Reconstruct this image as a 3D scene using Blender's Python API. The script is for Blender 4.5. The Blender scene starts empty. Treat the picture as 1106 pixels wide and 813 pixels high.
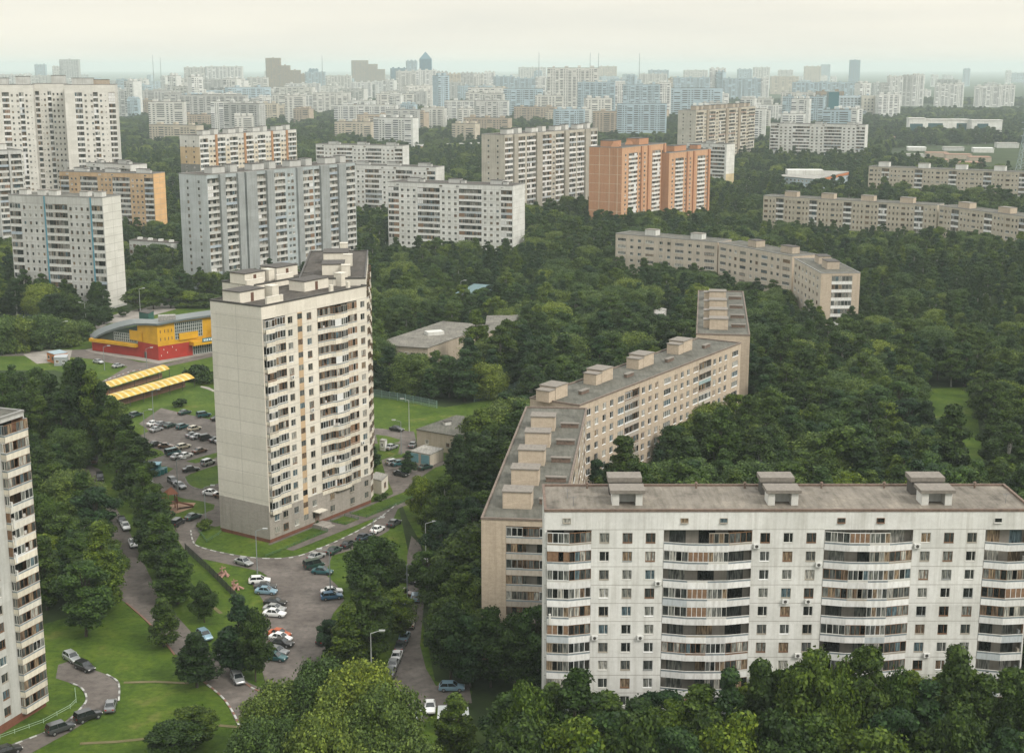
# An aerial view over a green housing estate of panel blocks on a hazy overcast day (Blender 4.5)
SKY_HOR, SKY_LOW, SKY_MID, SKY_HIGH = (0.84, 0.80, 0.695), (0.82, 0.79, 0.70), (0.80, 0.78, 0.71), (1.5, 1.49, 1.44)
SKY_STRENGTH, SUN_STRENGTH = 0.095, 1.9
HAZE_COL, HAZE_DENSITY = (0.76, 0.865, 0.86), 0.000095
import bpy, math, random
import numpy as np
from mathutils import Vector, Matrix
R = math.radians
rng = random.Random(7)
S = bpy.context.scene
COL = S.collection

# ------------------------------------------------------------------ camera
CAM_H, PITCH, FPX = 100.0, R(12.46), 1512.0
PW, PH = 1106.0, 813.0
cd = bpy.data.cameras.new('camera'); cam = bpy.data.objects.new('camera', cd); COL.objects.link(cam)
cd.sensor_width = 36.0; cd.lens = FPX / PW * 36.0; cd.clip_start = 1.0; cd.clip_end = 60000.0
cam.location = (0, 0, CAM_H); cam.rotation_euler = (R(90) - PITCH, 0, 0)
S.camera = cam
CP, SP = math.cos(PITCH), math.sin(PITCH)

def G(px, py, z=0.0):
    """ground (or height z) point seen at a photograph pixel"""
    a = (px - PW / 2) / FPX; b = (py - PH / 2) / FPX
    dx, dy, dz = a, CP - b * SP, -SP - b * CP
    t = (z - CAM_H) / dz
    return Vector((dx * t, dy * t, z))

def P(x, y, z=0.0):
    zc = y * CP + (CAM_H - z) * SP
    return PW / 2 + x * FPX / zc, PH / 2 + FPX * ((CAM_H - z) * CP - y * SP) / zc, zc

def at_dist(px, d):
    """point at forward distance d under pixel column px (on the ground)"""
    zc = d * CP + CAM_H * SP
    return Vector(((px - PW / 2) * zc / FPX, d, 0))

# ------------------------------------------------------------------ materials
MATS = {}
def nodes_of(m):
    m.use_nodes = True
    nt = m.node_tree; nt.nodes.clear()
    out = nt.nodes.new('ShaderNodeOutputMaterial'); b = nt.nodes.new('ShaderNodeBsdfPrincipled')
    nt.links.new(b.outputs[0], out.inputs[0])
    return nt, b, out

def N(nt, t, **kw):
    n = nt.nodes.new(t)
    for k, v in kw.items(): setattr(n, k, v)
    return n

def ramp(nt, fac, stops, interp='LINEAR'):
    r = N(nt, 'ShaderNodeValToRGB'); e = r.color_ramp.elements
    r.color_ramp.interpolation = interp
    while len(e) < len(stops): e.new(0.5)
    for i, (p, c) in enumerate(stops):
        e[i].position = p; e[i].color = (*c, 1)
    nt.links.new(fac, r.inputs[0]); return r.outputs[0]

def mul(nt, a, b, f=1.0, mode='MULTIPLY'):
    m = N(nt, 'ShaderNodeMix', data_type='RGBA', blend_type=mode)
    m.inputs[0].default_value = f
    for i, s in ((6, a), (7, b)):
        if isinstance(s, tuple): m.inputs[i].default_value = (*s, 1)
        else: nt.links.new(s, m.inputs[i])
    return m.outputs[2]

def noise(nt, vec, scale, detail=4, rough=0.55):
    n = N(nt, 'ShaderNodeTexNoise'); n.inputs['Scale'].default_value = scale
    n.inputs['Detail'].default_value = detail; n.inputs['Roughness'].default_value = rough
    if vec is not None: nt.links.new(vec, n.inputs['Vector'])
    return n.outputs['Fac']

def objvec(nt, scale=(1, 1, 1), kind='Object'):
    t = N(nt, 'ShaderNodeTexCoord'); mp = N(nt, 'ShaderNodeMapping')
    mp.inputs['Scale'].default_value = scale
    nt.links.new(t.outputs[kind], mp.inputs[0]); return mp.outputs[0]

def wall_mat(name, col, rough=0.85, dirt=0.22, blotch=0.14):
    """painted or bare facade concrete with weather streaks"""
    if name in MATS: return MATS[name]
    m = bpy.data.materials.new(name); nt, b, out = nodes_of(m)
    n1 = noise(nt, objvec(nt, (0.12, 0.12, 0.2)), 1.0, 5)
    n2 = noise(nt, objvec(nt, (1.3, 1.3, 0.07)), 1.0, 4, 0.65)
    n3 = noise(nt, objvec(nt, (0.9, 0.9, 0.9)), 2.2, 4, 0.6)
    c1 = ramp(nt, n1, [(0.3, (1 - blotch,) * 3), (0.7, (1 + blotch * 0.3,) * 3)])
    c2 = ramp(nt, n2, [(0.28, (1 - dirt, 1 - dirt * 1.05, 1 - dirt * 1.15)), (0.55, (1, 1, 1))])
    c3 = ramp(nt, n3, [(0.25, (0.9, 0.9, 0.89)), (0.7, (1.02, 1.02, 1.02))])
    c = mul(nt, mul(nt, mul(nt, col, c1), c2), c3)
    tcn = N(nt, 'ShaderNodeTexCoord'); cr_ = N(nt, 'ShaderNodeVectorMath', operation='DOT_PRODUCT'); cr_.inputs[1].default_value = (.19, .15, 0); nt.links.new(tcn.outputs['Object'], cr_.inputs[0])
    sz_ = N(nt, 'ShaderNodeSeparateXYZ'); nt.links.new(tcn.outputs['Object'], sz_.inputs[0]); zz = N(nt, 'ShaderNodeMath', operation='MULTIPLY'); zz.inputs[1].default_value = .345; nt.links.new(sz_.outputs[2], zz.inputs[0])
    cb = N(nt, 'ShaderNodeCombineXYZ'); nt.links.new(cr_.outputs['Value'], cb.inputs[0]); nt.links.new(zz.outputs[0], cb.inputs[1]); fl = N(nt, 'ShaderNodeVectorMath', operation='FLOOR'); nt.links.new(cb.outputs[0], fl.inputs[0])
    wn = N(nt, 'ShaderNodeTexWhiteNoise'); nt.links.new(fl.outputs[0], wn.inputs['Vector']); c = mul(nt, c, ramp(nt, wn.outputs['Value'], [(0, (.93, .93, .92)), (1, (1.05, 1.05, 1.05))]))
    nt.links.new(c, b.inputs['Base Color']); b.inputs['Roughness'].default_value = rough
    b.inputs['Specular IOR Level'].default_value = 0.25
    MATS[name] = m; return m

def brick_mat(name, col, mortar=None):
    if name in MATS: return MATS[name]
    m = bpy.data.materials.new(name); nt, b, out = nodes_of(m)
    n1 = noise(nt, objvec(nt, (0.5, 0.5, 1.4)), 1.6, 6, 0.7)
    n2 = noise(nt, objvec(nt, (4, 4, 9)), 1.3, 3, 0.7)
    n3 = noise(nt, objvec(nt, (1.1, 1.1, 0.06)), 1.0, 4, 0.6)
    c = mul(nt, col, ramp(nt, n1, [(0.3, (0.82, 0.8, 0.78)), (0.7, (1.08, 1.06, 1.04))]))
    c = mul(nt, c, ramp(nt, n2, [(0.3, (0.84, 0.82, 0.8)), (0.7, (1.1, 1.1, 1.1))]))
    c = mul(nt, c, ramp(nt, n3, [(0.28, (0.8, 0.79, 0.78)), (0.5, (1, 1, 1))]))
    nt.links.new(c, b.inputs['Base Color']); b.inputs['Roughness'].default_value = 0.9
    b.inputs['Specular IOR Level'].default_value = 0.2
    MATS[name] = m; return m

def plain(name, col, rough=0.6, metal=0.0, spec=0.4, var=0.12, sc=2.0):
    if name in MATS: return MATS[name]
    m = bpy.data.materials.new(name); nt, b, out = nodes_of(m)
    n1 = noise(nt, objvec(nt), sc, 4)
    c = mul(nt, col, ramp(nt, n1, [(0.3, (1 - var,) * 3), (0.7, (1 + var * 0.6,) * 3)]))
    nt.links.new(c, b.inputs['Base Color'])
    b.inputs['Roughness'].default_value = rough; b.inputs['Metallic'].default_value = metal
    b.inputs['Specular IOR Level'].default_value = spec
    MATS[name] = m; return m

def rand_val(nt):
    oi = N(nt, 'ShaderNodeObjectInfo'); ge = N(nt, 'ShaderNodeNewGeometry')
    a = N(nt, 'ShaderNodeMath', operation='ADD'); nt.links.new(oi.outputs['Random'], a.inputs[0]); nt.links.new(ge.outputs['Random Per Island'], a.inputs[1])
    f = N(nt, 'ShaderNodeMath', operation='FRACT'); nt.links.new(a.outputs[0], f.inputs[0])
    return f.outputs[0]

def pane_mat():
    if 'window pane' in MATS: return MATS['window pane']
    m = bpy.data.materials.new('window pane'); nt, b, out = nodes_of(m)
    r = rand_val(nt)
    c = ramp(nt, r, [(0.0, (0.016, 0.018, 0.018)), (0.16, (0.045, 0.05, 0.048)), (0.36, (0.085, 0.09, 0.086)), (0.54, (0.16, 0.165, 0.15)),
                     (0.70, (0.12, 0.085, 0.06)), (0.76, (0.30, 0.295, 0.265)), (0.89, (0.20, 0.15, 0.10)), (0.95, (0.08, 0.115, 0.13))], 'CONSTANT')
    n1 = noise(nt, objvec(nt, (2.8, 2.8, 0.35)), 1.8, 3)
    c = mul(nt, c, ramp(nt, n1, [(0.38, (0.4, 0.4, 0.4)), (0.52, (1.0, 1.0, 1.0)), (0.64, (1.7, 1.65, 1.55))]))
    nt.links.new(c, b.inputs['Base Color'])
    b.inputs['Roughness'].default_value = 0.12; b.inputs['Specular IOR Level'].default_value = 0.4
    MATS['window pane'] = m; return m

def frame_mat():
    if 'window frame' in MATS: return MATS['window frame']
    m = bpy.data.materials.new('window frame'); nt, b, out = nodes_of(m)
    c = ramp(nt, N(nt, 'ShaderNodeObjectInfo').outputs['Random'], [(0, (0.55, 0.54, 0.5)), (0.35, (0.30, 0.27, 0.22)), (0.62, (0.16, 0.085, 0.045)), (0.82, (0.68, 0.68, 0.66)), (0.93, (0.24, 0.25, 0.24))], 'CONSTANT')
    nt.links.new(c, b.inputs['Base Color']); b.inputs['Roughness'].default_value = 0.6
    MATS['window frame'] = m; return m

def parapet_mat(name, col, alt):
    """balcony front: mostly one colour, some fronts clad by their owners"""
    if name in MATS: return MATS[name]
    m = bpy.data.materials.new(name); nt, b, out = nodes_of(m)
    c = ramp(nt, rand_val(nt), [(0, col), (0.45, tuple(x * 0.88 for x in col)), (0.7, tuple(x * 1.08 for x in col)), (0.9, alt)], 'CONSTANT')
    n2 = noise(nt, objvec(nt, (1.8, 1.8, 0.4)), 1.4, 4)
    c = mul(nt, c, ramp(nt, n2, [(0.3, (0.8, 0.79, 0.77)), (0.6, (1.03, 1.03, 1.03))]))
    nt.links.new(c, b.inputs['Base Color']); b.inputs['Roughness'].default_value = 0.8
    b.inputs['Specular IOR Level'].default_value = 0.25
    MATS[name] = m; return m

def roof_mat(name, col):
    if name in MATS: return MATS[name]
    m = bpy.data.materials.new(name); nt, b, out = nodes_of(m)
    n1 = noise(nt, objvec(nt, (0.25, 0.25, 1)), 1.0, 6, 0.65)
    n2 = noise(nt, objvec(nt, (1.2, 0.15, 1)), 1.5, 4, 0.6)
    n3 = noise(nt, objvec(nt, (1, 1, 1)), 3.0, 3)
    c = mul(nt, col, ramp(nt, n1, [(0.3, (0.45, 0.44, 0.43)), (0.42, (0.85, 0.85, 0.84)), (0.58, (1.05, 1.05, 1.03)), (0.72, (1.4, 1.38, 1.33))]))
    c = mul(nt, c, ramp(nt, n2, [(0.3, (0.72, 0.72, 0.7)), (0.6, (1.06, 1.06, 1.06))]))
    c = mul(nt, c, ramp(nt, n3, [(0.3, (0.88, 0.88, 0.88)), (0.7, (1.08, 1.08, 1.08))]))
    nt.links.new(c, b.inputs['Base Color']); b.inputs['Roughness'].default_value = 0.9; b.inputs['Specular IOR Level'].default_value = 0.2
    MATS[name] = m; return m

def leaf_mat(name, dark, light, tr=0.25):
    if name in MATS: return MATS[name]
    m = bpy.data.materials.new(name); nt, b, out = nodes_of(m)
    ge = N(nt, 'ShaderNodeNewGeometry'); oi = N(nt, 'ShaderNodeObjectInfo')
    c = ramp(nt, ge.outputs['Random Per Island'], [(0, dark), (0.6, tuple((a + b2) / 2 for a, b2 in zip(dark, light))), (1, light)])
    c = mul(nt, c, ramp(nt, oi.outputs['Random'], [(0, (0.5, 0.62, 0.66)), (0.3, (0.8, 0.9, 0.85)), (0.6, (1.05, 1.05, 0.9)), (0.85, (1.4, 1.3, 0.9)), (1, (2.0, 1.7, 0.95))]))
    n1 = noise(nt, objvec(nt), 0.45, 3)
    c = mul(nt, c, ramp(nt, n1, [(0.35, (0.72, 0.76, 0.78)), (0.65, (1.2, 1.16, 1.0))]))
    nt.links.new(c, b.inputs['Base Color']); b.inputs['Roughness'].default_value = 0.55; b.inputs['Specular IOR Level'].default_value = 0.2
    t = N(nt, 'ShaderNodeBsdfTranslucent'); nt.links.new(c, t.inputs[0])
    mx = N(nt, 'ShaderNodeMixShader'); mx.inputs[0].default_value = tr
    nt.links.new(b.outputs[0], mx.inputs[1]); nt.links.new(t.outputs[0], mx.inputs[2]); nt.links.new(mx.outputs[0], out.inputs[0])
    MATS[name] = m; return m

def ground_mat(name, stops, scale, stops2=None, scale2=3.0, bump=0.0, rough=0.95):
    m = bpy.data.materials.new(name); nt, b, out = nodes_of(m)
    v = objvec(nt)
    c = ramp(nt, noise(nt, v, scale, 7, 0.62), stops)
    if stops2:
        n2 = noise(nt, v, scale2, 5, 0.65)
        c = mul(nt, c, ramp(nt, n2, stops2))
        if bump:
            bp = N(nt, 'ShaderNodeBump'); bp.inputs['Strength'].default_value = bump; bp.inputs['Distance'].default_value = 0.3
            nt.links.new(n2, bp.inputs['Height']); nt.links.new(bp.outputs[0], b.inputs['Normal'])
    nt.links.new(c, b.inputs['Base Color']); b.inputs['Roughness'].default_value = rough; b.inputs['Specular IOR Level'].default_value = 0.2
    MATS[name] = m; return m

# ------------------------------------------------------------------ mesh building
class MB:
    def __init__(s): s.v, s.f, s.m = [], [], []
    def face(s, pts, mat=0):
        i = len(s.v); s.v.extend(tuple(p) for p in pts); s.f.append(tuple(range(i, i + len(pts)))); s.m.append(mat)
    def box(s, x0, x1, y0, y1, z0, z1, mat=0, skip='', xf=None):
        c = [(x0, y0, z0), (x1, y0, z0), (x1, y1, z0), (x0, y1, z0), (x0, y0, z1), (x1, y0, z1), (x1, y1, z1), (x0, y1, z1)]
        if xf: c = [xf(*p) for p in c]
        i = len(s.v); s.v.extend(c)
        for k, q in (('b', (0, 3, 2, 1)), ('t', (4, 5, 6, 7)), ('f', (0, 1, 5, 4)), ('r', (1, 2, 6, 5)), ('k', (2, 3, 7, 6)), ('l', (3, 0, 4, 7))):
            if k not in skip: s.f.append(tuple(i + a for a in q)); s.m.append(mat)
    def prism(s, poly, z0, z1, mat=0, top=None, bottom=True):
        n = len(poly); i = len(s.v)
        s.v.extend((p[0], p[1], z0) for p in poly); s.v.extend((p[0], p[1], z1) for p in poly)
        if bottom: s.f.append(tuple(i + k for k in reversed(range(n)))); s.m.append(mat)
        s.f.append(tuple(i + n + k for k in range(n))); s.m.append(mat if top is None else top)
        for k in range(n):
            l = (k + 1) % n; s.f.append((i + k, i + l, i + n + l, i + n + k)); s.m.append(mat)
    def tube(s, p, q, r0, r1=None, n=6, mat=0, caps=True):
        p, q = Vector(p), Vector(q); r1 = r0 if r1 is None else r1
        d = (q - p).normalized(); a = d.orthogonal().normalized(); b = d.cross(a)
        i = len(s.v)
        for c, r in ((p, r0), (q, r1)):
            for k in range(n):
                t = 2 * math.pi * k / n; s.v.append(tuple(c + a * (r * math.cos(t)) + b * (r * math.sin(t))))
        for k in range(n):
            l = (k + 1) % n; s.f.append((i + k, i + l, i + n + l, i + n + k)); s.m.append(mat)
        if caps:
            s.f.append(tuple(i + k for k in reversed(range(n)))); s.m.append(mat); s.f.append(tuple(i + n + k for k in range(n))); s.m.append(mat)
    def mesh(s, name, mats, smooth=False):
        me = bpy.data.meshes.new(name); me.from_pydata(s.v, [], s.f)
        for m in mats: me.materials.append(m)
        me.polygons.foreach_set('material_index', s.m)
        if smooth: me.polygons.foreach_set('use_smooth', [True] * len(s.f))
        me.update(); return me
    def build(s, name, mats, parent=None, loc=(0, 0, 0), rz=0.0, smooth=False):
        return put(name, s.mesh(name, mats, smooth), parent, loc, rz)

def put(name, me, parent=None, loc=(0, 0, 0), rz=0.0, scale=None):
    o = bpy.data.objects.new(name, me); COL.objects.link(o)
    o.location = loc
    if rz: o.rotation_euler = (0, 0, rz)
    if scale: o.scale = scale
    if parent is not None: o.parent = parent
    return o

def tag(o, label=None, cat=None, group=None, kind=None):
    if label: o['label'] = label
    if cat: o['category'] = cat
    if group: o['group'] = group
    if kind: o['kind'] = kind
    return o

def thing(name, label, cat, loc=(0, 0, 0), rz=0.0, group=None):
    return tag(put(name, None, None, loc, rz), label, cat, group)

# ------------------------------------------------------------------ setting: sky, sun, haze, ground
w = bpy.data.worlds.new('World'); S.world = w; w.use_nodes = True
nt = w.node_tree; nt.nodes.clear()
SUN_AZ, SUN_EL = R(128), R(42)      # compass azimuth of the bright part of the overcast, behind the camera to the right
sky = N(nt, 'ShaderNodeTexSky', sky_type='NISHITA'); sky.sun_disc = False
sky.sun_elevation = SUN_EL; sky.sun_rotation = SUN_AZ; sky.air_density = 1.5; sky.dust_density = 4.0; sky.altitude = 150
tc = N(nt, 'ShaderNodeTexCoord'); sx = N(nt, 'ShaderNodeSeparateXYZ'); nt.links.new(tc.outputs['Generated'], sx.inputs[0])
grad = ramp(nt, sx.outputs[2], [(0.0, SKY_HOR), (0.05, SKY_LOW), (0.12, SKY_MID), (0.5, SKY_HIGH)])
mp = N(nt, 'ShaderNodeMapping'); mp.inputs['Scale'].default_value = (1.5, 1.5, 14); nt.links.new(tc.outputs['Generated'], mp.inputs[0])
cl = noise(nt, mp.outputs[0], 1.6, 6, 0.55)
cloud = mul(nt, grad, ramp(nt, cl, [(0.3, (0.88, 0.9, 0.92)), (0.5, (0.98, 0.98, 0.98)), (0.7, (1.07, 1.06, 1.04))]))
cs = N(nt, 'ShaderNodeMix', data_type='RGBA'); cs.inputs[0].default_value = 0.9
nt.links.new(sky.outputs[0], cs.inputs[6])
up = N(nt, 'ShaderNodeVectorMath', operation='SCALE'); up.inputs['Scale'].default_value = 10.0
nt.links.new(cloud, up.inputs[0]); nt.links.new(up.outputs[0], cs.inputs[7])
bg = N(nt, 'ShaderNodeBackground'); bg.inputs['Strength'].default_value = SKY_STRENGTH
nt.links.new(cs.outputs[2], bg.inputs[0])
wo = N(nt, 'ShaderNodeOutputWorld'); nt.links.new(bg.outputs[0], wo.inputs[0])
ld = bpy.data.lights.new('sun', 'SUN'); ld.energy = SUN_STRENGTH; ld.angle = R(16); ld.color = (1, 0.955, 0.88)
lo = bpy.data.objects.new('sun', ld); COL.objects.link(lo)
tosun = Vector((math.sin(SUN_AZ) * math.cos(SUN_EL), math.cos(SUN_AZ) * math.cos(SUN_EL), math.sin(SUN_EL)))
lo.rotation_euler = tosun.to_track_quat('Z', 'Y').to_euler(); lo.location = (0, 0, 400)

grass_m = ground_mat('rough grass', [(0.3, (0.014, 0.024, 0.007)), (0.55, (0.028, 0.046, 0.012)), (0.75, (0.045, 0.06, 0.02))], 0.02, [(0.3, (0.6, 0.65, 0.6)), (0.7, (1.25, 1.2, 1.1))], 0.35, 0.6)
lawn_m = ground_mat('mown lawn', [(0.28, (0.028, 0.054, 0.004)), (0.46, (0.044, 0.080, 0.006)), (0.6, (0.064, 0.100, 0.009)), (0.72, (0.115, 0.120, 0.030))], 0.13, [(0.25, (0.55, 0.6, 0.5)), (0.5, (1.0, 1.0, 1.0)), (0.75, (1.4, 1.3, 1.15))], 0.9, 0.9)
asph_m = ground_mat('worn asphalt', [(0.28, (0.075, 0.064, 0.057)), (0.45, (0.112, 0.097, 0.086)), (0.55, (0.125, 0.109, 0.097)), (0.72, (0.185, 0.16, 0.142))], 0.17, [(0.28, (0.66, 0.66, 0.66)), (0.5, (1, 1, 1)), (0.72, (1.15, 1.14, 1.12))], 0.8)
pave_m = ground_mat('concrete paving', [(0.3, (0.2, 0.18, 0.16)), (0.7, (0.32, 0.295, 0.26))], 0.2, [(0.3, (0.85, 0.85, 0.85)), (0.7, (1.1, 1.1, 1.1))], 1.5)
sand_m = ground_mat('playground sand', [(0.3, (0.26, 0.16, 0.11)), (0.7, (0.38, 0.25, 0.17))], 0.4)

def sheet(name, pts, z, mat, label=None):
    mb = MB(); mb.face([(p[0], p[1], z) for p in pts]); o = mb.build(name, [mat]); tag(o, label, None, None, 'structure'); return o

mb = MB()
for i in range(16):
    for j in range(16):
        s = 32000 / 16; x0 = -16000 + i * s; y0 = -1500 + j * s
        mb.face([(x0, y0, 0), (x0 + s, y0, 0), (x0 + s, y0 + s, 0), (x0, y0 + s, 0)])
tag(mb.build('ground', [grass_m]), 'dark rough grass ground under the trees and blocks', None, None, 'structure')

hm = bpy.data.materials.new('haze'); hm.use_nodes = True; hn = hm.node_tree; hn.nodes.clear()
ho = hn.nodes.new('ShaderNodeOutputMaterial'); pv = hn.nodes.new('ShaderNodeVolumePrincipled')
pv.inputs['Color'].default_value = (*HAZE_COL, 1); pv.inputs['Density'].default_value = HAZE_DENSITY
pv.inputs['Anisotropy'].default_value = 0.0
hn.links.new(pv.outputs[0], ho.inputs['Volume'])
mb = MB(); mb.box(-17000, 17000, -2500, 31500, -1.0, 165.0)
tag(mb.build('haze', [hm]), 'pale haze lying over the whole city', None, None, 'stuff')
# ------------------------------------------------------------------ buildings
GLASS, FRAME = pane_mat(), frame_mat()
FWHITE = plain('white glazing bars', (.62, .62, .6), .5); FBROWN = plain('brown glazing bars', (.17, .09, .045), .6); FGREY = plain('grey blue railing', (.20, .235, .25), .7, var=.25); CLADS = plain('timber cladding', (.20, .12, .07), .8, var=.3)
FOOT = []                                   # building footprints, kept free of trees

def in_poly(x, y, poly):
    c = False; n = len(poly); j = n - 1
    for i in range(n):
        xi, yi = poly[i][0], poly[i][1]; xj, yj = poly[j][0], poly[j][1]
        if (yi > y) != (yj > y) and x < (xj - xi) * (y - yi) / (yj - yi) + xi: c = not c
        j = i
    return c

def footprint(pts, margin=3.5, front=0):
    if front:
        sh = [p + Vector((0, -front, 0)) for p in pts]; footprint(sh, margin); footprint([p + Vector((0, -front / 3, 0)) for p in pts], margin); footprint([p + Vector((0, -front * 2 / 3, 0)) for p in pts], margin)
    cx = sum(p[0] for p in pts) / len(pts); cy = sum(p[1] for p in pts) / len(pts)
    out = []
    for p in pts:
        d = math.hypot(p[0] - cx, p[1] - cy); k = (d + margin * 1.3) / d
        out.append((cx + (p[0] - cx) * k, cy + (p[1] - cy) * k))
    xs = [p[0] for p in out]; ys = [p[1] for p in out]
    FOOT.append((min(xs), max(xs), min(ys), max(ys), out))

def parse(pat, L):
    out = []; tot = 0
    for t in pat.split():
        k = t[0]; wd = float(t[1:]); out.append([k, wd]); tot += wd
    x = 0; r = []
    for k, wd in out:
        r.append((k, x * L / tot, (x + wd) * L / tot)); x += wd
    return r

WCACHE = {}
def window_mesh(wd, ht, hero):
    key = (round(wd, 1), round(ht, 1), hero)
    if key in WCACHE: return WCACHE[key]
    wd, ht = key[0], key[1]
    e = 0.004; t = 0.075 if hero else 0.09
    fr = MB(); y0, y1 = 0.09, 0.16
    fr.box(e, t, y0, y1, e, ht - e); fr.box(wd - t, wd - e, y0, y1, e, ht - e)
    fr.box(t + .002, wd - t - .002, y0, y1, e, t); fr.box(t + .002, wd - t - .002, y0, y1, ht - t, ht - e)
    if wd > 1.2:
        k = max(1, int(round(wd / 0.85)) - 1)
        xs = [wd * 0.63] if k == 1 else [wd * (i + 1) / (k + 1) for i in range(k)]
        for x in xs: fr.box(x - t * .5, x + t * .5, y0 + .01, y1, t + .002, ht - t - .002)
    fr.box(e, wd - e, -0.06, 0.085, e - 0.06, e, 0)           # sill
    pn = MB(); pn.face([(e, 0.15, e), (wd - e, 0.15, e), (wd - e, 0.15, ht - e), (e, 0.15, ht - e)])
    if hero: r = (fr.mesh('window', [FRAME]), pn.mesh('pane', [GLASS]), fr, pn)
    else:
        mb = MB(); mb.v = fr.v + pn.v; mb.f = list(fr.f) + [tuple(i + len(fr.v) for i in f) for f in pn.f]; mb.m = [0] * len(fr.f) + [1] * len(pn.f)
        r = (mb.mesh('window', [FRAME, GLASS]), None, mb, None)
    WCACHE[key] = r; return r

BCACHE = {}
def balcony_mesh(wd, fh, plan, variant, par, slab, hero, flip=False):
    """loggia front: slab, parapet following the plan, glazing above it (variants: open, half glazed, glazed)"""
    key = (round(wd, 1), round(fh, 2), tuple(plan), variant, par.name, hero)
    if key in BCACHE: return BCACHE[key]
    r = random.Random(hash(str(key)) & 0xffff if False else len(BCACHE) * 13 + variant)
    wd = key[0]; a = MB(); g = MB(); ph = .98; hc = .26 if hero else .0
    pts = [(0.02 + s * (wd - 0.04), -o) for s, o in plan]
    a.prism([(wd - 0.02, 0.35), (0.02, 0.35)] + [(x, y + 0.005) for x, y in pts], -0.16, 0.02, 1)
    for i in range(len(pts) - 1):
        p, q = Vector((*pts[i], 0)), Vector((*pts[i + 1], 0)); L = (q - p).length; ang = math.atan2(q.y - p.y, q.x - p.x)
        c, s = math.cos(ang), math.sin(ang)
        xf = lambda x, y, z, p=p, c=c, s=s: (p.x + x * c - y * s, p.y + x * s + y * c, z)
        a.box(0.0, L, 0.0, 0.09, -0.2, ph - hc, 0, xf=xf)
        a.box(-0.02, L + .02, -0.03, 0.12, ph + .003, ph + 0.06, 1, xf=xf)
        state = {0: 0.25, 1: 0.6, 2: 1.0, 3: 1.0, 4: 0.85, 5: 0.0}[variant]
        npart = max(1, int(round(L / 3.2)))
        if hc: g.box(0.01, L - .01, .02, .07, ph - hc + .003, ph - .003, 4 if r.random() < .7 else 0, xf=xf)
        for k in range(npart):
            if r.random() > state: continue
            fm = r.choice([0, 2, 3, 3]); drop = r.random()
            xa, xb = L * k / npart + 0.03, L * (k + 1) / npart - 0.03; zt = fh - 0.2
            if zt < ph + .5: zt = ph + .5
            nm = max(2, int(round((xb - xa) / (0.8 if hero else 1.1))))
            g.box(xa, xb, 0.02, 0.08, zt - 0.09, zt, fm, xf=xf); g.box(xa, xb, 0.02, 0.08, ph + .07, ph + .13, fm, xf=xf)
            for j in range(nm + 1):
                x = xa + (xb - xa) * j / nm; x0 = max(xa, x - .04); x1 = min(xb, x + .04)
                g.box(x0, x1, 0.025, 0.075, ph + .132, zt - .092, fm, xf=xf)
            for j in range(nm):
                if r.random() < 0.14: continue
                gmm = 5 if drop < .05 else 2 if drop > .95 else 1
                x0 = xa + (xb - xa) * j / nm + .041; x1 = xa + (xb - xa) * (j + 1) / nm - .041
                g.face([xf(x0, .05, ph + .132), xf(x1, .05, ph + .132), xf(x1, .05, zt - .092), xf(x0, .05, zt - .092)], gmm)
            if hero and r.random() < .35:                      # draped laundry, cupboard or blind behind the opening
                x0 = xa + (xb - xa) * r.random() * .6
                g.box(x0, x0 + .9, .3, .6, .05, ph + .5, 0, xf=xf)
    mats = [par, slab]; gm = [FRAME, GLASS, FWHITE, FBROWN, FGREY, CLADS]
    if hero: res = (a.mesh('balcony', mats), g.mesh('glazing', gm) if g.f else None, a, g)
    else:
        a.v, off = a.v + g.v, len(a.v); a.f = a.f + [tuple(i + off for i in f) for f in g.f]; a.m = a.m + [m + 2 for m in g.m]
        res = (a.mesh('balcony', mats + gm), None, a, None)
    BCACHE[key] = res; return res

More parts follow.
